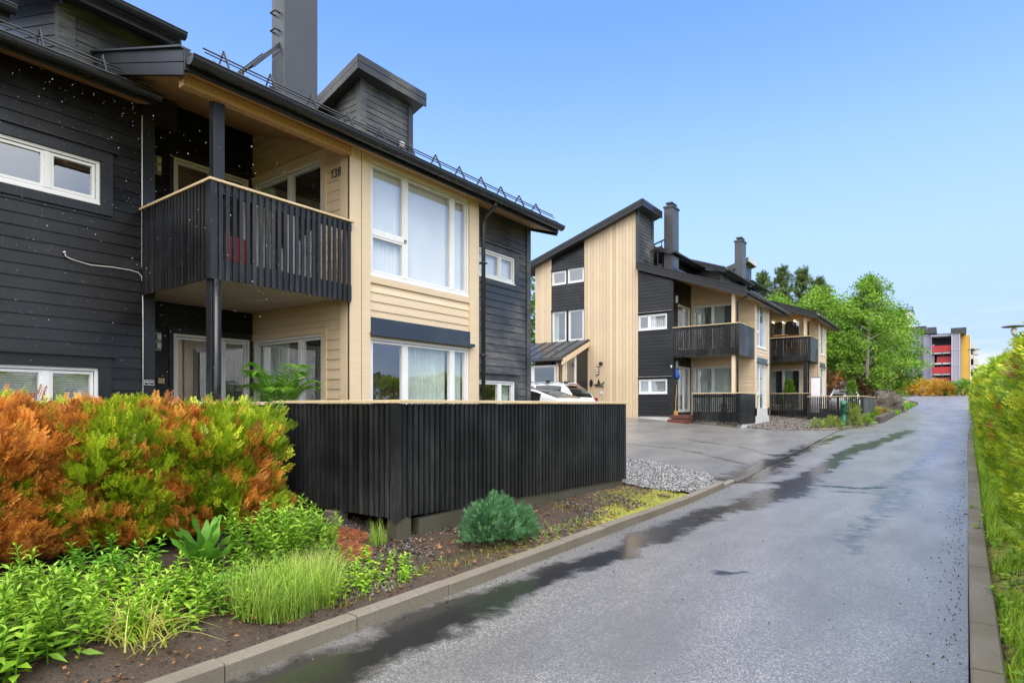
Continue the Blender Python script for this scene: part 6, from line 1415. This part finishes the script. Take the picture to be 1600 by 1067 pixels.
for k in range(4):
    z = zb + 2.7 + k * 1.92; inset = (.35 if k in (1, 3) else 0) if True else 0
    inset = 0 if k in (1, 3) else .7
    mb = MB(); mb.box(-2.3, .62, 131.6, 137.4, z - .26, z); b = mb.build('balcony', 'lgrey', PB)
    mb = MB(); mb.box(-2.2 + inset, .62, 131.5 + inset, 131.6 + inset, z + .02, z + 1.2)
    mb.build('balcony_panel', 'red', b)
    mb = MB()
    for xx in (-2.1, -.8, .45): mb.box(xx, xx + .10, 131.45, 131.62, z - .6, z + .05)
    mb.build('balcony_bracket', 'steel', b)
    mb = MB(); mb.box(-1.6, .4, 137.42, 137.48, z + .1, z + 1.6); mb.build('window', 'carglass', PB)
    mb = MB(); mb.box(-2.32, -1.9, 133.6, 137.3, z + .1, z + 1.64); mb.build('wind_screen', 'lgrey', PB)
    for (yy) in (134.2, 138): mb = MB(); mb.box(1.755, 1.82, yy - 2.5, yy - .9, z + .2, z + 2.0) if yy < 134.3 else mb.box(2.005, 2.01, yy - 3.3, yy - 3.1, z + .2, z + 2.0); mb.build('window', 'carglass', PB)
    mb = MB(); mb.box(-4.9, -4.0, 136.9, 137.05, z - .2, z + 1.7); mb.build('window', 'carglass', PB)
    mb = MB(); mb.box(3.5, 4.6, 138, 141, z - .2, z); mb.box(3.5, 4.6, 138, 138.1, z, z + .9); mb.build('rear_balcony', 'lgrey', PB)
mb = MB(); mb.box(3.36, 3.9, 138, 148, zb, zb + 10.4); mb.build('rear_wall', 'lgrey', PB)
for k in range(5):
    z = zb + .0 + k * 2.75
    mb = MB(); mb.box(-2.36, .66, 131.15, 131.25, z - .02, z + .10) if k == 0 else mb.box(.60, 1.80, 130.93, 130.99, z + .55, z + .62); mb.build('wall_joint', 'lgrey', PB)
for x in (-2.40, .60, 1.72):
    mb = MB(); mb.box(x, x + .10, 130.90, 130.985, zb, zb + 11.6) if x > 0 else mb.box(x, x + .10, 133.40, 133.49, zb, zb + 12.0); mb.build('wall_trim', 'lgrey', PB)
mb = MB(); mb.box(3.27, 3.36, 134.9, 134.99, zb - 1.2, zb + 11.6); mb.build('wall_trim', 'white', PB)
OH = thing('orange_house', (-13, 78, 2), 'orange red house half hidden behind the birches', 'house')
mb = MB(); mb.box(-17, -8.5, 78, 88, 1.5, 6.0); mb.build('wall', simple('orange_render', (.50, .13, .03), .7), OH)
mb = MB(); roof_slab(mb, -8.2, 6.0, -17.3, 6.8, 77.6, 88.4, .3); mb.build('roof', 'roof', OH)
for x in (-15.5, -12.5, -10): mb = MB(); mb.box(x, x + 1.2, 77.94, 77.99, 3, 4.4); mb.build('window', 'white', OH)

# lamp posts and cabinet
for (x, y, h, lb) in ((2.42, 85, 5.75, 'tall grey street lamp with a flat disc head beyond the yellow wall'), (3.12, 45, 5.1, 'grey street lamp whose flat head rises over the right hedge')):
    z0 = gz(x, y); q = thing('street_lamp', (x, y, z0), lb, 'street lamp', 'flat headed street lamps')
    mb = MB(); mb.lathe([(.09, -.2), (.09, 1.0), (.055, 1.1), (.045, h - .45)], (x, y, z0), 10); mb.build('pole', 'lgrey', q, smooth=True)
    mb = MB(); mb.lathe([(.05, h - .5), (.15, h - .32), (.15, h - .12), (.05, h - .02)], (x, y, z0), 14); mb.build('lamp', 'lamp_off', q, smooth=True)
    mb = MB(); mb.lathe([(0, h), (.55, h), (.58, h + .04), (.05, h + .11), (0, h + .11)], (x, y, z0), 20); mb.build('shade', 'chim', q, smooth=True)
q = thing('utility_cabinet', (2.9, 96, gz(2.9, 96)), 'dark green utility cabinet at the road end beside the yellow wall', 'cabinet'); z0 = gz(2.9, 96)
mb = MB(); mb.box(2.4, 3.5, 95.7, 96.4, z0 - .1, z0 + 1.5); mb.build('body', 'green', q, bevel=.02); mb = MB(); mb.box(2.35, 3.55, 95.65, 96.45, z0 + 1.5, z0 + 1.58); mb.build('lid', 'green', q)

# ------------------------------------------------------------------ falling rain
n = 6500; P = np.stack([rng.uniform(-8.9, -1.2, n), rng.uniform(.6, 7, n), rng.uniform(1.9, 6.0, n)], -1)
k = (np.linalg.norm(P - np.array([0, 0, 1.65]), axis=1) > 1.8) & ((P[:, 0] > -7.0) | (P[:, 1] < 3.2)) & (P[:, 2] - 1.65 < -.46 * P[:, 0]) & (P[:, 1] < -.72 * P[:, 0]); P = P[k]; n = len(P)
DROP = (np.array([(-.6, -.6, -.8), (.6, -.6, -.8), (.6, .6, -.8), (-.6, .6, -.8), (-.6, -.6, 1.0), (.6, -.6, 1.0), (.6, .6, 1.0), (-.6, .6, 1.0)]), np.array([(0, 3, 2, 1), (4, 5, 6, 7), (0, 1, 5, 4), (1, 2, 6, 5), (2, 3, 7, 6), (3, 0, 4, 7)]))
f = Fol(); f.add(DROP, P, np.tile(np.eye(3), (n, 1, 1)), .0013 * rng.uniform(.5, 1.9, n) * np.where(rng.uniform(0, 1, n) < .05, 1.5, 1), np.full((n, 3), .34))
o = f.build('raindrops', None, 'pebble'); tag(o, 'fine rain drops falling in front of the near house', kind='stuff')

# leaf litter and twigs on the soil
n = 4200; x = rng.uniform(-5.6, -3.62, n); y = rng.uniform(.8, 9.8, n); k = (x > -4.7) | (y < 4.1); x, y = x[k], y[k]; n = len(x)
f = Fol(); an = rng.uniform(0, 6.28, n); el = rng.normal(.1, .25, n)
f.add(DIA, onground(x, y, .02), basis(np.stack([np.cos(an) * np.cos(el), np.sin(an) * np.cos(el), np.sin(el)], -1), rng.normal(0, .4, n)), .035 * rng.uniform(.4, 1.5, n), lerpc((.05, .025, .012), (.40, .19, .07), rng.uniform(0, 1, n) ** 1.5))
o = f.build('leaf_litter'); tag(o, 'brown fallen thuja bits and leaf litter on the soil strip', kind='stuff')
